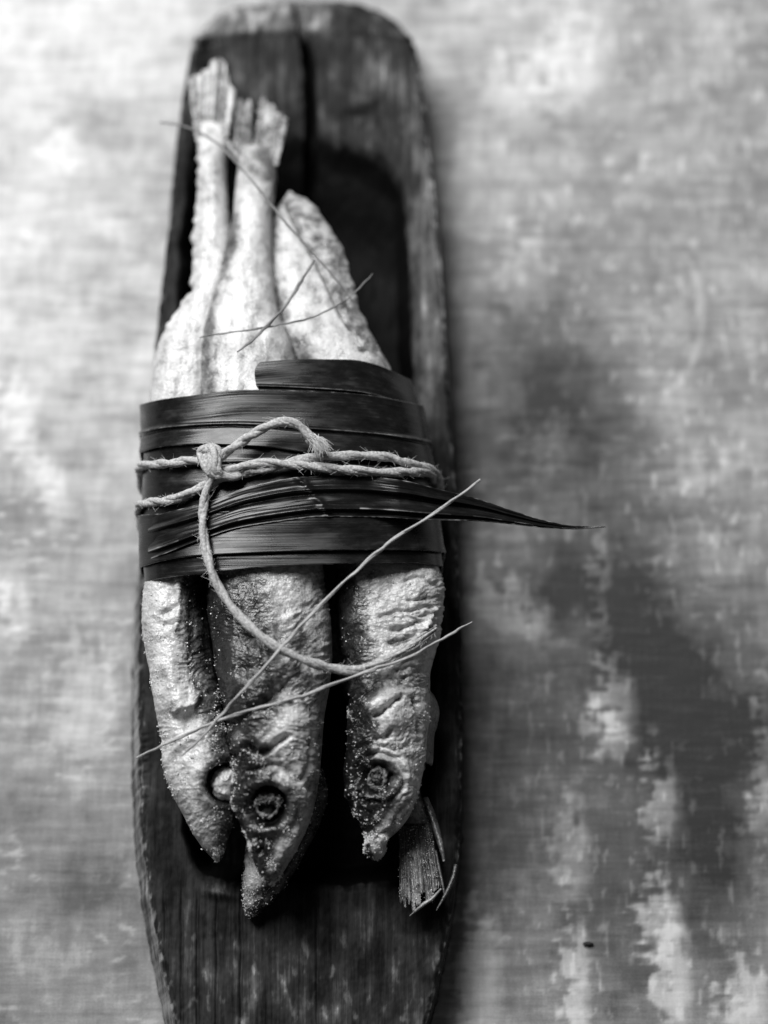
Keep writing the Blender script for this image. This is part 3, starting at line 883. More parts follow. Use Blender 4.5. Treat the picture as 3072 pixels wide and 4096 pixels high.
# --- fish on the right ---
def fish_right():
    t = thing('dried_fish', 'wrinkled dried fish on the right of the bundle with concentric eye rings and salt-capped snout', 'fish', P(1550, 2500, .036), GRP)
    st = [(775, 1150, 1170, .042, .002, .002), (800, 1135, 1190, .043, .003, .004), (881, 1075, 1240, .045, .005, .006), (980, 1055, 1310, .047, .007, .008),
          (1098, 1050, 1382, .048, .009, .009), (1206, 1060, 1415, .049, .010, .010), (1315, 1085, 1468, .050, .011, .011), (1423, 1130, 1524, .051, .013, .013),
          (1600, 1215, 1600, .051, .014, .014), (1950, 1310, 1690, .051, .014, .015), (2180, 1335, 1735, .051, .0140, .015), (2254, 1342, 1752, .051, .0145, .015), (2381, 1341, 1774, .052, .016, .015),
          (2498, 1352, 1762, .052, .016, .015), (2607, 1368, 1742, .052, .016, .015), (2706, 1388, 1722, .052, .0155, .015), (2788, 1398, 1722, .052, .0155, .015),
          (2851, 1394, 1722, .052, .0155, .015), (2923, 1390, 1712, .052, .015, .014), (3014, 1381, 1702, .051, .015, .013), (3081, 1371, 1694, .051, .014, .012),
          (3171, 1382, 1672, .050, .013, .010), (3262, 1415, 1638, .049, .011, .008), (3325, 1452, 1588, .048, .009, .006), (3365, 1462, 1548, .048, .007, .005),
          (3410, 1462, 1542, .047, .006, .005), (3430, 1475, 1525, .047, .004, .003), (3438, 1490, 1510, .047, .001, .001)]

    def feat(px, py, f):
        x, y = px * MM, py * MM
        body = sstep(py, 2240, 2330)
        head = sstep(py, 2740, 2820)
        right = sstep(f, .38, .7)
        c = .0008 * fbm(x / 13, y / 13, 102, 3)
        for pts, wd, dp in (([(1630, 2405), (1670, 2400), (1700, 2395)], 6, .0010), ([(1520, 2465), (1590, 2445), (1650, 2440), (1720, 2430)], 7, .0012),
                            ([(1570, 2520), (1630, 2508), (1670, 2490)], 8, .0016), ([(1565, 2570), (1620, 2558), (1690, 2530), (1720, 2515)], 10, .0016),
                            ([(1620, 2318), (1680, 2312), (1740, 2350)], 7, .0010), ([(1590, 2680), (1620, 2672), (1650, 2664)], 6, .0008),
                            ([(1610, 2710), (1640, 2706), (1660, 2700)], 6, .0008)):
            c = c - dp * linegroove(px, py, pts, wd)
        c = c + .0010 * gauss(px, py, 1690, 2340, 30, 70, .5) + .0010 * gauss(px, py, 1735, 2400, 26, 60) + .0014 * linegroove(px, py, [(1660, 2560), (1700, 2500), (1725, 2440)], 9)
        c = c - .0016 * gauss(px, py, 1600, 2720, 150, 50) 
        c = c + .0030 * gauss(px, py, 1500, 2820, 60, 36, -.3) - .0028 * linegroove(px, py, [(1500, 2860), (1530, 2850), (1570, 2810), (1600, 2790)], 10)
        c = c - .0026 * linegroove(px, py, [(1505, 2955), (1540, 2948), (1560, 2925)], 9) + .0024 * gauss(px, py, 1560, 2890, 50, 50) - .0024 * linegroove(px, py, [(1660, 2790), (1680, 2850), (1690, 2930)], 10)
        ex, ey = 1510, 3112
        eye = np.hypot(px - ex, py - ey) + 14 * fbm(x / 3, y / 3, 91, 3)
        c = c + socket(px, py, ex, ey, 68, .0030, 1.0, .3) + .0010 * np.exp(-((eye - 82) / 9) ** 2) - .0009 * np.exp(-((eye - 98) / 8) ** 2) + .0006 * np.exp(-((eye - 114) / 8) ** 2)
        c = c - .0045 * gauss(px, py, 1574, 3112, 15, 17) - .0022 * gauss(px, py, 1450, 3115, 24, 40)
        c = c + .0016 * linegroove(px, py, [(1420, 3130), (1440, 3175), (1465, 3215), (1478, 3228)], 8) + .0010 * linegroove(px, py, [(1560, 3170), (1542, 3190), (1536, 3205)], 7)
        c = c - .0013 * linegroove(px, py, [(1620, 3200), (1590, 3260), (1560, 3320), (1510, 3345)], 9) + .0009 * linegroove(px, py, [(1500, 3344), (1540, 3338), (1562, 3325)], 5)
        c = c + .0013 * linegroove(px, py, [(1620, 3060), (1640, 3140), (1610, 3220), (1570, 3300), (1530, 3350)], 20) - .0014 * gauss(px, py, 1530, 3240, 40, 60) - .0010 * linegroove(px, py, [(1420, 2990), (1500, 2975), (1580, 3000), (1640, 2980)], 11) - .0010 * linegroove(px, py, [(1460, 3020), (1520, 3005), (1590, 3030)], 8)
        c = c + .0014 * gauss(px, py, 1475, 3275, 24, 24) + .0012 * gauss(px, py, 1398, 3170, 18, 28) + .0010 * gauss(px, py, 1498, 3385, 36, 30)
        wr = folds(px, py, -.12, 1.6, 6.0, 104.1)
        wr2 = folds(px, py, -.5, 1.1, 3.0, 114.1)
        fi = body * (1 - head) * (.00075 * right * (wr - .3) + .00024 * (wr2 - .3)) + head * .00045 * (wr2 - .3) + leather(px, py, 103) * (.5 + body) + .00028 * head * np.clip(fbm(x / 1.1, y / 1.1, 133, 3), -.1, 1)
        back = 1 - sstep(f + .25 * fbm(x / 9, y / 14, 105, 4), .12, .46)
        pg = .83 - .69 * back * body - .3 * (1 - body) * (1 - sstep(f, .12, .35)) + .14 * fbm(x / 6, y / 6, 109, 3)  # dark back; towards the tail, shade painted along the left edge
        pg = pg - .35 * head * (1 - sstep(f + .4 * fbm(x / 6, y / 6, 117, 3), .2, .5))
        pg = pg - .45 * (1 - sstep(eye, 60, 110)) - .5 * gauss(px, py, 1510, 3250, 80, 90) - .3 * gauss(px, py, 1620, 2570, 60, 30) - .25 * gauss(px, py, 1600, 2710, 110, 50)
        pg = pg + .5 * gauss(px, py, 1500, 2820, 55, 34, -.3) + .4 * gauss(px, py, 1475, 3275, 24, 24) + .5 * gauss(px, py, 1498, 3385, 40, 34)
        sw = .10 * body + head * 1.0 + 6 * gauss(px, py, 1500, 2820, 55, 34, -.3) + 9 * gauss(px, py, 1475, 3275, 26, 24) + 9 * gauss(px, py, 1498, 3385, 38, 32) + 5 * gauss(px, py, 1398, 3170, 20, 30) + 2.5 * gauss(px, py, 1600, 3240, 30, 90, .4) + .02
        sw = sw * (np.hypot(px - ex, py - ey) > 45)
        return c, fi, np.clip(pg, 0, 1.1), sw
    V, F, pg, G, n_, sw, px, py = fish_body(st, rows_for(775, 3438), feat)
    mesh_obj('body', V, F, M_SKIN, t, attrs={'pigment_shade': pg})
    salt('salt_crystals', t, G, n_, sw * patch(px, py), 5000, .00006, .00034)
    zt = .0630
    e1, EV = crust('eye', t, 1508, 3114, zt - .0010, 33, 9, 1.12, 0, 13, .7, lop=.2, gaps=(2.6, -1.0))
    lump('pupil', e1, 1510, 3108, zt - .0035, 24, 26, 30, 5.4, M_EYE)
    # gill cover: thin plate standing out on the far cheek
    q = spline([(1700, 2745), (1735, 2780), (1757, 2840), (1750, 2900), (1738, 2940), (1735, 3010), (1728, 3062), (1706, 3050), (1700, 3080)], 60)
    inn = np.stack([np.full(60, 1672.0) - 8 * np.sin(np.linspace(0, 3, 60)), np.linspace(2750, 3075, 60)], -1)
    vv = np.linspace(0, 1, 12)[:, None]
    X = inn[None, :, 0] * (1 - vv) + q[None, :, 0] * vv
    Y = inn[None, :, 1] * (1 - vv) + q[None, :, 1] * vv
    Z = .0570 - .011 * vv ** 1.5 + .0004 * fbm(X / 30, Y / 30, 3.9)
    T = P(X, Y, Z)
    B = T - [0, 0, .0006]
    f = gridf(12, 60)
    k = np.arange(59)
    mesh_obj('gill_cover', np.vstack([T.reshape(-1, 3), B.reshape(-1, 3)]), [f, f[:, ::-1] + 720, np.stack([660 + k, 661 + k, 1381 + k, 1380 + k], -1)], M_FIN, t,
             attrs={'pigment_shade': np.tile((.45 + .2 * fbm(X / 40, Y / 40, 6.6)).ravel(), 2)})
    # loose flap of skin along the outer edge towards the tail
    nn = 80
    outer = spline([(1150, 772), (1225, 795), (1296, 876), (1358, 975), (1400, 1094), (1434, 1204), (1482, 1315), (1530, 1420), (1560, 1510)], nn)
    inner = spline([(1130, 800), (1150, 850), (1190, 930), (1240, 1020), (1290, 1120), (1340, 1230), (1395, 1330), (1440, 1440), (1470, 1520)], nn)
    vv = np.linspace(0, 1, 16)[:, None]
    X = inner[None, :, 0] * (1 - vv) + outer[None, :, 0] * vv + 24 * fbm(np.linspace(0, 14, nn)[None], 3.3, 1) * vv
    Y = inner[None, :, 1] * (1 - vv) + outer[None, :, 1] * vv
    Z = np.interp(np.linspace(0, 1, nn), [0, .15, .5, 1], [.0500, .0560, .0615, .0640])[None] + .0016 * np.sin(np.pi * vv) - .003 * vv + .0014 * fbm(X / 50, Y / 50, 5.9) + .0003 * fbm(X / 9, Y / 9, 5.9)
    T = P(X, Y, Z)
    B = T - [0, 0, .0012]
    f = gridf(16, nn)
    k = np.arange(nn - 1)
    nv = 16 * nn
    mesh_obj('skin_flap', np.vstack([T.reshape(-1, 3), B.reshape(-1, 3)]), [f, f[:, ::-1] + nv, np.stack([15 * nn + k, 15 * nn + 1 + k, nv + 15 * nn + 1 + k, nv + 15 * nn + k], -1), np.stack([k + 1, k, nv + k, nv + k + 1], -1)], M_SKIN, t,
             attrs={'pigment_shade': np.tile(np.clip(.60 + .3 * fbm(X / 60, Y / 60, 6.1) - .10 * (1 - vv), 0, 1).ravel(), 2)})
    return t


# --- fourth fish below, tail towards the viewer ---
def fish_under():
    t = thing('dried_fish', 'dried fish at the bottom of the bundle with only its frayed dark tail fin showing', 'fish', P(1620, 2900, .016), GRP)
    st = [(1450, 1200, 1330, .029, .006, .006), (1700, 1150, 1480, .029, .012, .012), (2200, 1180, 1560, .028, .013, .013), (2700, 1340, 1640, .029, .012, .012),
          (3000, 1500, 1660, .032, .008, .008), (3200, 1590, 1690, .037, .005, .005), (3300, 1600, 1730, .039, .003, .003)]

    def feat(px, py, f):
        x, y = px * MM, py * MM
        return .0006 * fbm(x / 8, y / 8, 150, 3), leather(px, py, 151), np.clip(.42 + .3 * fbm(x / 6, y / 6, 152, 3), 0, 1), np.ones_like(px)
    V, F, pg, G, n_, sw, px, py = fish_body(st, np.concatenate([np.arange(1450, 3000, 25.0), np.arange(3000, 3301, 6.0)]), feat, 60, 24)
    mesh_obj('body', V, F, M_SKIN, t, attrs={'pigment_shade': pg})
    o, T, N_ = fin('tail_fin', t, [(1594, 3240), (1650, 3230), (1712, 3220)], [(1600, 3640), (1660, 3660), (1715, 3640), (1768, 3575)], .20, .0400, .0430, 13, pigm=.36, curl=.003, seed=22, thick=.0005)
    salt('salt_crystals', t, T, N_, np.ones(T.shape[:2]), 520, .0001, .0003)
    blade('fin_ray', t, [(1700, 3190), (1728, 3270), (1752, 3340), (1768, 3400), (1776, 3445)], [24, 34, 30, 24, 10], [.043, .0445, .0455, .046, .0455], M_FIN, .42, .0004)
    blade('fin_ray', t, [(1742, 3400), (1758, 3480), (1772, 3545), (1780, 3590)], [9, 13, 11, 6], [.044, .0445, .045, .0445], M_FIN, .42)
    blade('fin_ray', t, [(1764, 3556), (1730, 3592), (1690, 3620), (1638, 3664)], [7, 14, 14, 3], [.0445, .046, .0462, .046], M_FIN, .6)
    blade('fin_ray', t, [(1824, 3458), (1812, 3510), (1790, 3562), (1745, 3642)], [16, 15, 12, 3], [.044, .0455, .046, .046], M_FIN, .4)
    return t


fish_under()
fish_left()
fish_right()
fish_middle()

# ------------------------------------------------------------------ palm leaf wrapping
WL = [(1400, 600), (1600, 586), (1800, 582), (2000, 576), (2200, 574), (2330, 584)]
WR = [(1400, 1600), (1450, 1612), (1600, 1664), (1700, 1690), (1900, 1722), (2100, 1750), (2330, 1778)]
WZ, WHT, WHB, WN = .050, .0262, .0175, 2.5


def wrap_top(px, py, off=0.0):
    """pixel on the bundle's upper side -> point at distance off above the wrapping"""
    z = np.full(np.shape(px), WZ + WHT)
    for _ in range(6):
        v = P(px, py, z)
        x0, x1 = P(cv(WL, py), py, WZ)[..., 0], P(cv(WR, py), py, WZ)[..., 0]
        s = np.clip((v[..., 0] - (x0 + x1) / 2) / ((x1 - x0) / 2), -.999, .999)
        z = WZ + WHT * (1 - np.abs(s) ** WN) ** (1 / WN) + off
    return P(px, py, z)


def section(a, py, off):
    """point on the wrapping's closed cross-section; a=pi left, pi/2 top, 0 right"""
    ca, sa = np.cos(a), np.sin(a)
    e = 2 / WN
    s = np.sign(ca) * np.abs(ca) ** e
    h = np.sign(sa) * np.abs(sa) ** e
    pxs = cv(WL, py) + (cv(WR, py) - cv(WL, py)) * (s + 1) / 2
    z = WZ + np.where(h > 0, WHT + off, WHB + off) * h
    zt = WZ + (WHT + off) * np.abs(h)
    L, R = P(cv(WL, py), py, WZ)[..., 0], P(cv(WR, py), py, WZ)[..., 0]
    y = P(pxs, py, zt)[..., 1]
    x = (L + R) / 2 + ((R - L) / 2 + off) * s
    return np.stack([x, y, z], -1)


def coil(parent, name, top, bot, off, ridges=(), a0=0.0, a1=2 * np.pi, seed=0, nt=90, na=420, lift=0.0, closed=True, edge_hi=.5):
    """one turn of leaf: edges given as photo pixels across the bundle"""
    A = np.linspace(a0, a1, na, endpoint=not closed)
    T = np.linspace(0, 1, nt)
    AA, TT = np.meshgrid(A, T, indexing='ij')
    if not closed:      # cut end with rounded corners
        AA = AA - .028 * np.abs(2 * TT - 1.1) ** 3 * np.clip((AA - a0) / (a1 - a0), 0, 1) ** 12
    s = np.sign(np.cos(AA)) * np.abs(np.cos(AA)) ** (2 / WN)
    px = 580 + 1150 * (s + 1) / 2
    yt, yb = cv(top, px), cv(bot, px)
    py = yt + (yb - yt) * TT
    wmm = (yb - yt) * MM
    d = off + np.zeros_like(px)
    for f, hgt, wd in ridges:
        d = d + hgt * np.exp(-((TT - f) * wmm / wd) ** 2)
        d = d - .5 * hgt * np.exp(-(((TT - f) * wmm - 1.4 * wd) / wd) ** 2)
    fm = TT * wmm
    lm = AA * 45
    d = d + .00003 * ridged(fm / .8, lm / 60, seed, 2) + .00060 * fbm(fm / 9, lm / 30, seed + 4, 2)
    d = d + lift * np.abs(2 * TT - 1) ** 3
    # edges tucked in
    rim = np.minimum(TT, 1 - TT) * wmm
    d = d - .0005 * np.exp(-(rim / .12) ** 2)
    G = section(AA, py, d)
    edge = edge_hi * np.exp(-(rim / .22) ** 2) * (.5 + .7 * noise(lm / 2.2, seed + TT * 3))
    for f, hgt, wd in ridges:
        edge = edge + .28 * np.exp(-((TT - f) * wmm / (wd * .6)) ** 2)
    n, m = G.shape[:2]
    f = gridf(n, m)
    if closed:
        j = np.arange(m - 1)
        f = np.vstack([f, np.stack([(n - 1) * m + j, (n - 1) * m + j + 1, j + 1, j], -1)])
    return mesh_obj(name, G.reshape(-1, 3), f, M_LEAF, parent, attrs={'fibre': fm + seed * 13, 'along': lm, 'edge': np.clip(edge, 0, 1)})


def build_leaf():
    t = thing('palm_leaf_wrap', 'dark glossy palm leaf wound in flat bands round the fish, pointed tip sticking out', 'leaf', P(1150, 1950, .032))
    sw = lambda pts: [(a, b) for a, b in pts]
    A_t = sw([(580, 1618), (680, 1598), (800, 1583), (1042, 1559), (1268, 1563), (1494, 1577), (1657, 1604), (1735, 1622)])
    A_b = sw([(580, 1812), (700, 1786), (850, 1778), (1100, 1790), (1250, 1812), (1450, 1830), (1600, 1845), (1735, 1868)])
    B_t = sw([(580, 1760), (1000, 1740), (1735, 1790)])
    B_b = sw([(580, 2110), (1000, 2090), (1735, 2090)])
    D1_t = sw([(580, 2060), (1000, 2040), (1735, 2030)])
    D1_b = sw([(580, 2272), (680, 2246), (800, 2226), (1050, 2212), (1300, 2202), (1600, 2201), (1735, 2212)])
    D2_t = sw([(580, 2180), (1000, 2150), (1735, 2150)])
    D2_b = sw([(580, 2330), (700, 2308), (850, 2294), (1050, 2270), (1300, 2257), (1600, 2251), (1735, 2268)])
    coil(t, 'leaf_band', D2_t, D2_b, .0002, seed=1)
    coil(t, 'leaf_band', B_t, B_b, .0003, seed=2, ridges=((.30, .0004, .5),))
    coil(t, 'leaf_band', D1_t, D1_b, .0012, seed=3, lift=.0004)
    coil(t, 'leaf_band', A_t, A_b, .0014, seed=4, ridges=((.60, .0008, .5),), lift=.0004)
    # short cut end, from the far right side over the top
    E_t = [(580, 1450), (1035, 1450), (1300, 1436), (1500, 1438), (1600, 1456), (1735, 1520)]
    E_b = [(580, 1566), (1040, 1566), (1300, 1580), (1500, 1600), (1620, 1640), (1735, 1690)]
    coil(t, 'leaf_end', E_t, E_b, .0006, a0=-1.9, a1=1.655, seed=5, ridges=((.80, .0007, .4),), closed=False, na=220, edge_hi=.4)
    # long tapering tip: starts on the left flank, leaves the bundle on the right
    C_t = [(560, 2080), (620, 2062), (820, 2010), (1000, 1945), (1200, 1908), (1400, 1902), (1600, 1920), (1750, 1955), (1900, 1992), (2050, 2042), (2200, 2086), (2300, 2103), (2422, 2104)]
    C_b = [(560, 2250), (650, 2218), (820, 2152), (950, 2112), (1100, 2088), (1300, 2066), (1500, 2068), (1700, 2078), (1900, 2083), (2050, 2097), (2200, 2112), (2300, 2116), (2422, 2108)]
    U = np.concatenate([np.linspace(592, 1600, 260), np.linspace(1604, 2422, 190)])
    nt = 80
    T = np.linspace(0, 1, nt)
    UU, TT = np.meshgrid(U, T, indexing='ij')
    yt, yb = cv(C_t, UU), cv(C_b, UU)
    py = yt + (yb - yt) * TT
    fm = TT * 13.0
    wm = (yb - yt) * MM
    lm = UU * MM
    d = .0020 + .0005 * fbm(fm / 3, lm / 25, 31, 3) + .00005 * ridged(fm / .8, lm / 60, 32, 2)
    rel = np.minimum(1, wm / 10)
    d = d + rel * (.0010 * np.exp(-((TT - .32) / .05) ** 2) + .0013 * np.exp(-((TT - .80) / .05) ** 2) - .0008 * np.exp(-((TT - .45) / .06) ** 2) - .0007 * np.exp(-((TT - .9) / .05) ** 2))
    # crumpled kink
    kink = linegroove(UU, py, [(1180, 1900), (1240, 1960), (1290, 2020), (1330, 2090)], 14)
    d = d + .0005 * kink
    Gs = wrap_top(np.minimum(UU, 1600), py, d)
    zfree = np.interp(UU, [1500, 1600, 1750, 1900, 2100, 2300, 2422], [.0755, .0745, .0715, .0690, .0660, .0640, .0645]) + (d - .0020) * 1.2 + .003 * rel * np.abs(TT - .55)
    mix = sstep(UU, 1450, 1600)
    z = Gs[..., 2] * (1 - mix) + zfree * mix
    G = P(UU, py, z)
    # first stretch turns down over the left flank
    rim = np.minimum(TT, 1 - TT) * wm
    edge = .5 * np.exp(-(rim / .22) ** 2) * (.5 + .7 * noise(lm / 2.2, 3 + TT * 3)) + .3 * np.exp(-((TT - .80) / .03) ** 2) * (noise(lm / 9, 5.5) > -.1) + .6 * sstep(UU, 2330, 2410)
    n, m = G.shape[:2]
    B = G - [0, 0, .0004]
    f = gridf(n, m)
    k = np.arange(n - 1)
    F = [f, f[:, ::-1] + n * m, np.stack([k * m, (k + 1) * m, n * m + (k + 1) * m, n * m + k * m], -1), np.stack([k * m + m - 1, n * m + k * m + m - 1, n * m + (k + 1) * m + m - 1, (k + 1) * m + m - 1], -1)]
    two = lambda q: np.concatenate([q.ravel(), q.ravel()])
    mesh_obj('leaf_tip', np.vstack([G.reshape(-1, 3), B.reshape(-1, 3)]), F, M_LEAF, t, attrs={'fibre': two(fm + 60), 'along': two(lm), 'edge': two(np.clip(edge, 0, 1))})
    return t


build_leaf()

# ------------------------------------------------------------------ twine
def tube_frames(C):
    d = np.gradient(C, axis=0)
    d /= np.linalg.norm(d, axis=1)[:, None]
    n = np.zeros_like(C)
    v = np.cross(d[0], [0, 0, 1.0])
    if np.linalg.norm(v) < .1:
        v = np.array([1.0, 0, 0])
    for i in range(len(C)):
        v = v - d[i] * (v @ d[i])
        v /= np.linalg.norm(v)
        n[i] = v
    return d, n, np.cross(d, n)


def cord(name, parent, pts, R=.00138, pitch=.021, plies=2, per=.00030, seed=0, taper=None, mat=None, untwist=None, hair=26):
    """laid cord: plies twisted round a path of points, plus stray fibres as a child"""
    ln = np.linalg.norm(np.diff(pts, axis=0), axis=1).sum()
    n = max(12, int(ln / per))
    C = spline(pts, n)
    d, a, b = tube_frames(C)
    s = np.linspace(0, ln, n)
    m = 14
    th = np.linspace(0, 2 * np.pi, m, endpoint=False)
    Vs, Fs, o = [], [], 0
    Rs = np.full(n, R) * (1 + .10 * fbm(s * 300, seed + 1.0)) if taper is None else R * np.interp(s / ln, np.linspace(0, 1, len(taper)), taper)
    for k in range(plies):
        ph = 2 * np.pi * (s / pitch + k / plies) + 1.2 * noise(s * 90, seed + 3.3)
        off = Rs * (.30 if plies == 2 else .52)
        if plies == 1:
            off = off * 0
        pr = Rs * (.74 if plies == 2 else .52)
        if plies == 1:
            pr = Rs
        cx = C + (np.cos(ph) * off)[:, None] * a + (np.sin(ph) * off)[:, None] * b
        lob = 1 + .16 * noise((th[None] * 2 + ph[:, None] * .6), s[:, None] * 260, seed + k) + .09 * noise(5 * (th[None] - .8 * ph[:, None]), s[:, None] * 60, seed + k + 9) + .05 * np.cos(6 * (th[None] - .8 * ph[:, None]))
        G = cx[:, None] + (pr[:, None] * lob)[..., None] * (np.cos(th)[None, :, None] * a[:, None] + np.sin(th)[None, :, None] * b[:, None])
        Vs.append(G.reshape(-1, 3))
        Fs.append(gridf(n, m, True) + o)
        Fs.append((np.arange(m)[::-1] + o)[None])
        Fs.append((np.arange(m) + o + (n - 1) * m)[None])
        o += n * m
    ob = mesh_obj(name, np.vstack(Vs), Fs, mat or M_TWINE, parent)
    if hair:
        nh = int(ln * 1000 * hair / 10)
        idx = rng.integers(0, n, nh)
        hs = []
        for i in idx:
            t_ = rng.random() * 2 * np.pi
            r0 = np.cos(t_) * a[i] + np.sin(t_) * b[i]
            p0 = C[i] + r0 * Rs[i] * .9
            L_ = .0008 + .0022 * rng.random() ** 2
            dr = r0 * (.25 + .6 * rng.random()) + d[i] * rng.choice([-1, 1]) * 1.0 + rng.normal(size=3) * .3
            dr /= np.linalg.norm(dr)
            bend = rng.normal(size=3) * .4
            hs.append(np.stack([p0, p0 + dr * L_ * .5 + bend * L_ * .12, p0 + dr * L_ + bend * L_ * .4]))
        fibres('fuzz', ob, hs, .00007)
    return ob


def fibres(name, parent, lines, r):
    Vs, Fs, o = [], [], 0
    ang = np.array([0, 2.1, 4.2])
    for c in lines:
        c = np.asarray(c)
        d, a, b = tube_frames(c)
        k = len(c)
        rad = r * np.linspace(1, .5, k)
        G = c[:, None] + rad[:, None, None] * (np.cos(ang)[None, :, None] * a[:, None] + np.sin(ang)[None, :, None] * b[:, None])
        Vs.append(G.reshape(-1, 3))
        Fs.append(gridf(k, 3, True) + o)
        o += 3 * k
    ob = mesh_obj(name, np.vstack(Vs), np.vstack(Fs), M_FUZZ, None)
    ob['kind'] = 'stuff'
    ob.parent = parent
    root = parent.parent if parent.parent is not None else parent
    ob.matrix_parent_inverse = Matrix.Translation(-Vector(root.location)) @ Matrix.Identity(4) if parent.parent is None else Matrix.Identity(4)
    return ob


def W(px, py, off):
    return wrap_top(np.array([float(px)]), np.array([float(py)]), off)[0]


def side(a_deg, py, off):
    return section(np.array([math.radians(a_deg)]), np.array([float(py)]), np.array([off]))[0]


def build_twine():
    t = thing('jute_twine', 'pale hairy jute twine knotted round the dark leaf, its long end curving over fish', 'twine', P(840, 1850, .078))
    o = .0014
    # left: upper turn and lower turn go round the flank and under
    cord('strand', t, [W(850, 1846, .0032), W(760, 1842, .0026), W(690, 1852, .0026), side(163, 1862, o), side(172, 1880, o), side(180, 1898, o), side(192, 1915, o), side(212, 1950, .002), side(250, 1960, .001)], seed=1)
    cord('strand', t, [side(250, 2070, .001), side(212, 2080, .002), side(190, 2072, o), side(180, 2058, o), side(170, 2038, o), side(160, 2015, o), W(690, 1998, .003), W(770, 1965, .0030), W(860, 1925, .0032), W(940, 1900, .0028), W(1020, 1886, .0026), W(1110, 1862, .0032),
                       W(1200, 1838, .0036), W(1320, 1826, .0034), W(1450, 1822, .0034), W(1560, 1830, .0032), side(44, 1850, .0030), side(26, 1872, .0028), side(12, 1905, .0026), side(0, 1935, .0024), side(-18, 1960, .002), side(-50, 1980, .001)], seed=2)
    cord('strand', t, [W(880, 1896, .0040), W(920, 1882, .0044), W(980, 1862, .0042), W(1060, 1852, .0040), W(1150, 1856, .0042), W(1250, 1866, .0042), W(1350, 1876, .0040), W(1450, 1884, .0036), W(1540, 1890, .0034), side(40, 1888, .0028), side(24, 1892, .0022), side(10, 1912, .0012), side(-2, 1940, .001), side(-40, 1960, .001)], R=.00142, seed=3)
    # knot
    k = cord('knot', t, [W(905, 1905, .0045), W(870, 1905, .0060), W(835, 1880, .0066), W(815, 1840, .0064), W(806, 1812, .0050), W(822, 1796, .0062), W(850, 1800, .0078), W(866, 1838, .0084), W(868, 1880, .0076), W(890, 1902, .0058), W(930, 1908, .0044), W(960, 1896, .0034)], R=.00145, seed=4)
    cord('knot', t, [W(806, 1822, .0040), W(812, 1798, .0058), W(840, 1788, .0066), W(866, 1800, .0066), W(872, 1830, .0062), W(862, 1870, .0064), W(846, 1898, .0062)], R=.00145, seed=5)
    cord('knot', t, [W(838, 1800, .0052), W(842, 1830, .0066), W(844, 1862, .0068), W(846, 1896, .0056)], R=.0018, seed=8)
    # short end, arched clear of the leaf, frayed
    se = [W(868, 1838, .0050), W(900, 1812, .0058), W(950, 1778, .0066), W(1010, 1738, .0075), W(1070, 1705, .0085), W(1120, 1688, .0088), W(1165, 1690, .0086), W(1205, 1710, .0078), W(1232, 1738, .0074), W(1248, 1760, .0070)]
    s1 = cord('short_end', t, se, R=.00145, pitch=.016, seed=6)
    hs = []
    c0 = W(1242, 1752, .0066)
    for i in range(300):
        q = rng.normal(size=2) * 13
        tip = W(1280 + q[0] * 1.5 + 10 * rng.random(), 1796 + q[1] * .9 + 14 * rng.random(), .0072 + .0014 * rng.normal())
        p0 = c0 + rng.normal(size=3) * .0007
        md = (p0 + tip) / 2 + rng.normal(size=3) * .0004 + np.array([.0009, .0004, .0004])
        hs.append(spline(np.stack([p0, md, tip]), 5))
    fr = fibres('frayed_end', s1, hs, .0001)
    # long end falling over the heads
    le = [W(846, 1890, .0058), W(836, 1930, .0046), W(820, 1985, .0040), W(812, 2050, .0040), W(814, 2130, .0040), W(828, 2215, .0040), W(850, 2295, .0042)]
    for px, py, z in ((890, 2375, .0775), (950, 2455, .0782), (1020, 2525, .0786), (1110, 2590, .0786), (1210, 2638, .0770), (1310, 2668, .0745), (1400, 2682, .0728), (1460, 2675, .0722)):
        le.append(P(px, py, z))
    l1 = cord('long_end', t, np.array(le), R=.00140, pitch=.024, seed=7, hair=34)
    # where it unlays into loose flat fibres
    for i, (dy, zz) in enumerate(((0, .0), (10, -.0005), (-9, -.0006))):
        q = [P(1430, 2680 + dy * .3, .0722 + zz), P(1500, 2656 + dy * .6, .0716 + zz), P(1560, 2632 + dy, .0708 + zz), P(1630, 2592 + dy * 1.4, .0694 + zz), P(1690, 2552 + dy * 1.5, .0672 + zz), P(1745, 2512 + dy * 1.2, .0640 + zz)]
        cord('loose_ply', t, np.array(q), R=.0008, plies=2, pitch=.02, seed=20 + i, taper=[1.1, 1, .9, .8, .5], hair=16)
    return t


build_twine()

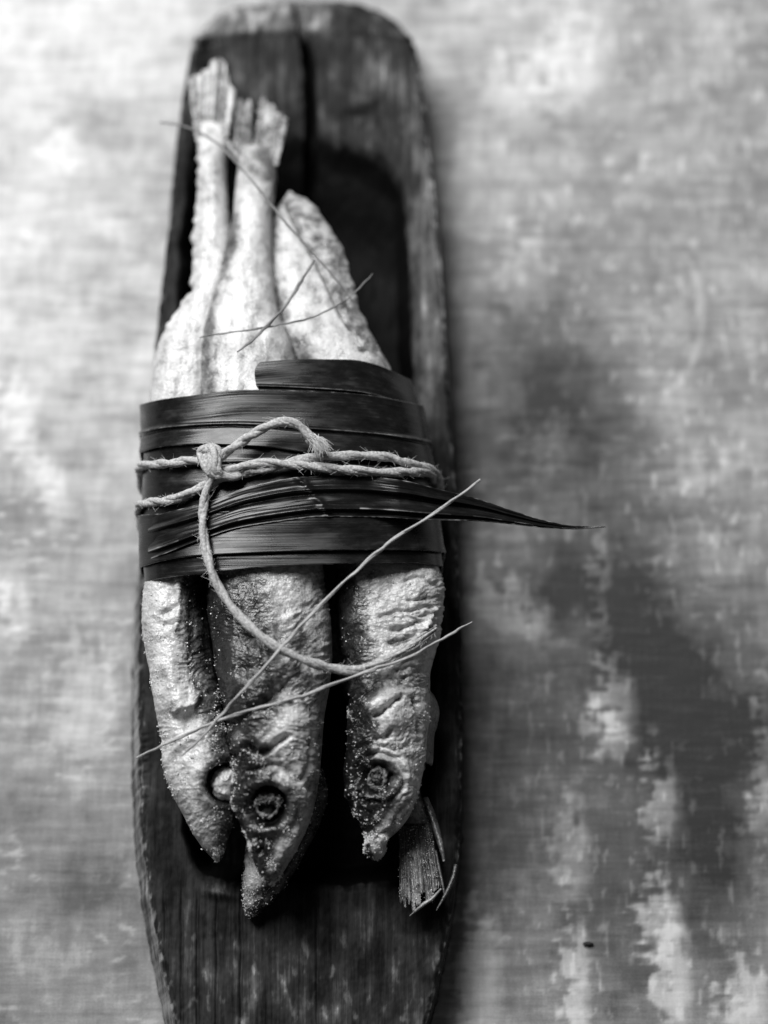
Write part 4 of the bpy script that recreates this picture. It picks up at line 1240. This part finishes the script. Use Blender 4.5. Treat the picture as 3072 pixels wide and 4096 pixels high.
# ------------------------------------------------------------------ thin straw strands
def straw(label, pts, R, seed, cat='straw', mat=M_STRAW):
    c = np.array([P(*p) for p in pts])
    c = spline(c, 4 * len(c))
    jr = np.random.default_rng(seed)
    c[1:-1] += jr.normal(size=(len(c) - 2, 3)) * [.00010, .00010, .00005]
    o = cord('straw_strand', None, c, R=R, plies=2, pitch=.030, per=.0004, seed=seed, mat=mat, hair=0, taper=[.6, 1.0, .9, 1.2, .85, 1.1, .95, 1.15, .8, .95, .45])
    o['label'] = label
    o['category'] = cat
    return o


straw('long thin straw strand lying from trough rim to rim across all three heads',
      [(545, 3032, .0640), (640, 2988, .0655), (740, 2940, .0672), (860, 2888, .0695), (1000, 2840, .0732), (1110, 2812, .0748), (1200, 2788, .0748), (1300, 2748, .0742), (1400, 2712, .0740), (1500, 2676, .0738), (1640, 2628, .0725), (1760, 2560, .0705), (1890, 2488, .0690)], .00050, 31)
straw('long straw strand slanting from a fish head over the leaf beside its pointed tip',
      [(1922, 1918, .0830), (1850, 1972, .0822), (1700, 2078, .0810), (1580, 2152, .0806), (1450, 2262, .0802), (1300, 2402, .0795), (1150, 2562, .0795), (1060, 2668, .0785), (960, 2775, .0764), (860, 2888, .0718), (790, 2965, .0690), (728, 3022, .0672)], .00052, 32)
straw('dark thin strand slanting from the left tail fin across the tail ends of the fish',
      [(640, 490, .058), (700, 496, .060), (780, 520, .062), (870, 575, .063), (960, 668, .066), (1050, 775, .069), (1150, 900, .071), (1250, 1010, .071), (1340, 1112, .070), (1410, 1205, .068)], .00036, 33, mat=M_DARKSTRAW)
straw('short thick forked straw piece on the middle fish above the leaf, frayed at its tip',
      [(1258, 1040, .0720), (1205, 1125, .0735), (1150, 1212, .0750), (1085, 1288, .0765), (1010, 1358, .0775), (948, 1408, .0770)], .00048, 34, mat=M_DARKSTRAW)
straw('hair-thin straw strand lying level across the middle fish towards the dark hollow',
      [(800, 1350, .0725), (900, 1332, .0740), (1000, 1318, .0752), (1120, 1300, .0752), (1250, 1268, .0735), (1360, 1215, .0715), (1430, 1160, .0705), (1490, 1095, .0700)], .00029, 35, mat=M_DARKSTRAW)

# small dark crumb on the table
o = lump('crumb', None, 2352, 3775, TZ, 20, 8, 8, 3.3, M_CRUMB)
o['label'] = 'tiny dark crumb lying alone on the painted tabletop'
o['category'] = 'crumb'
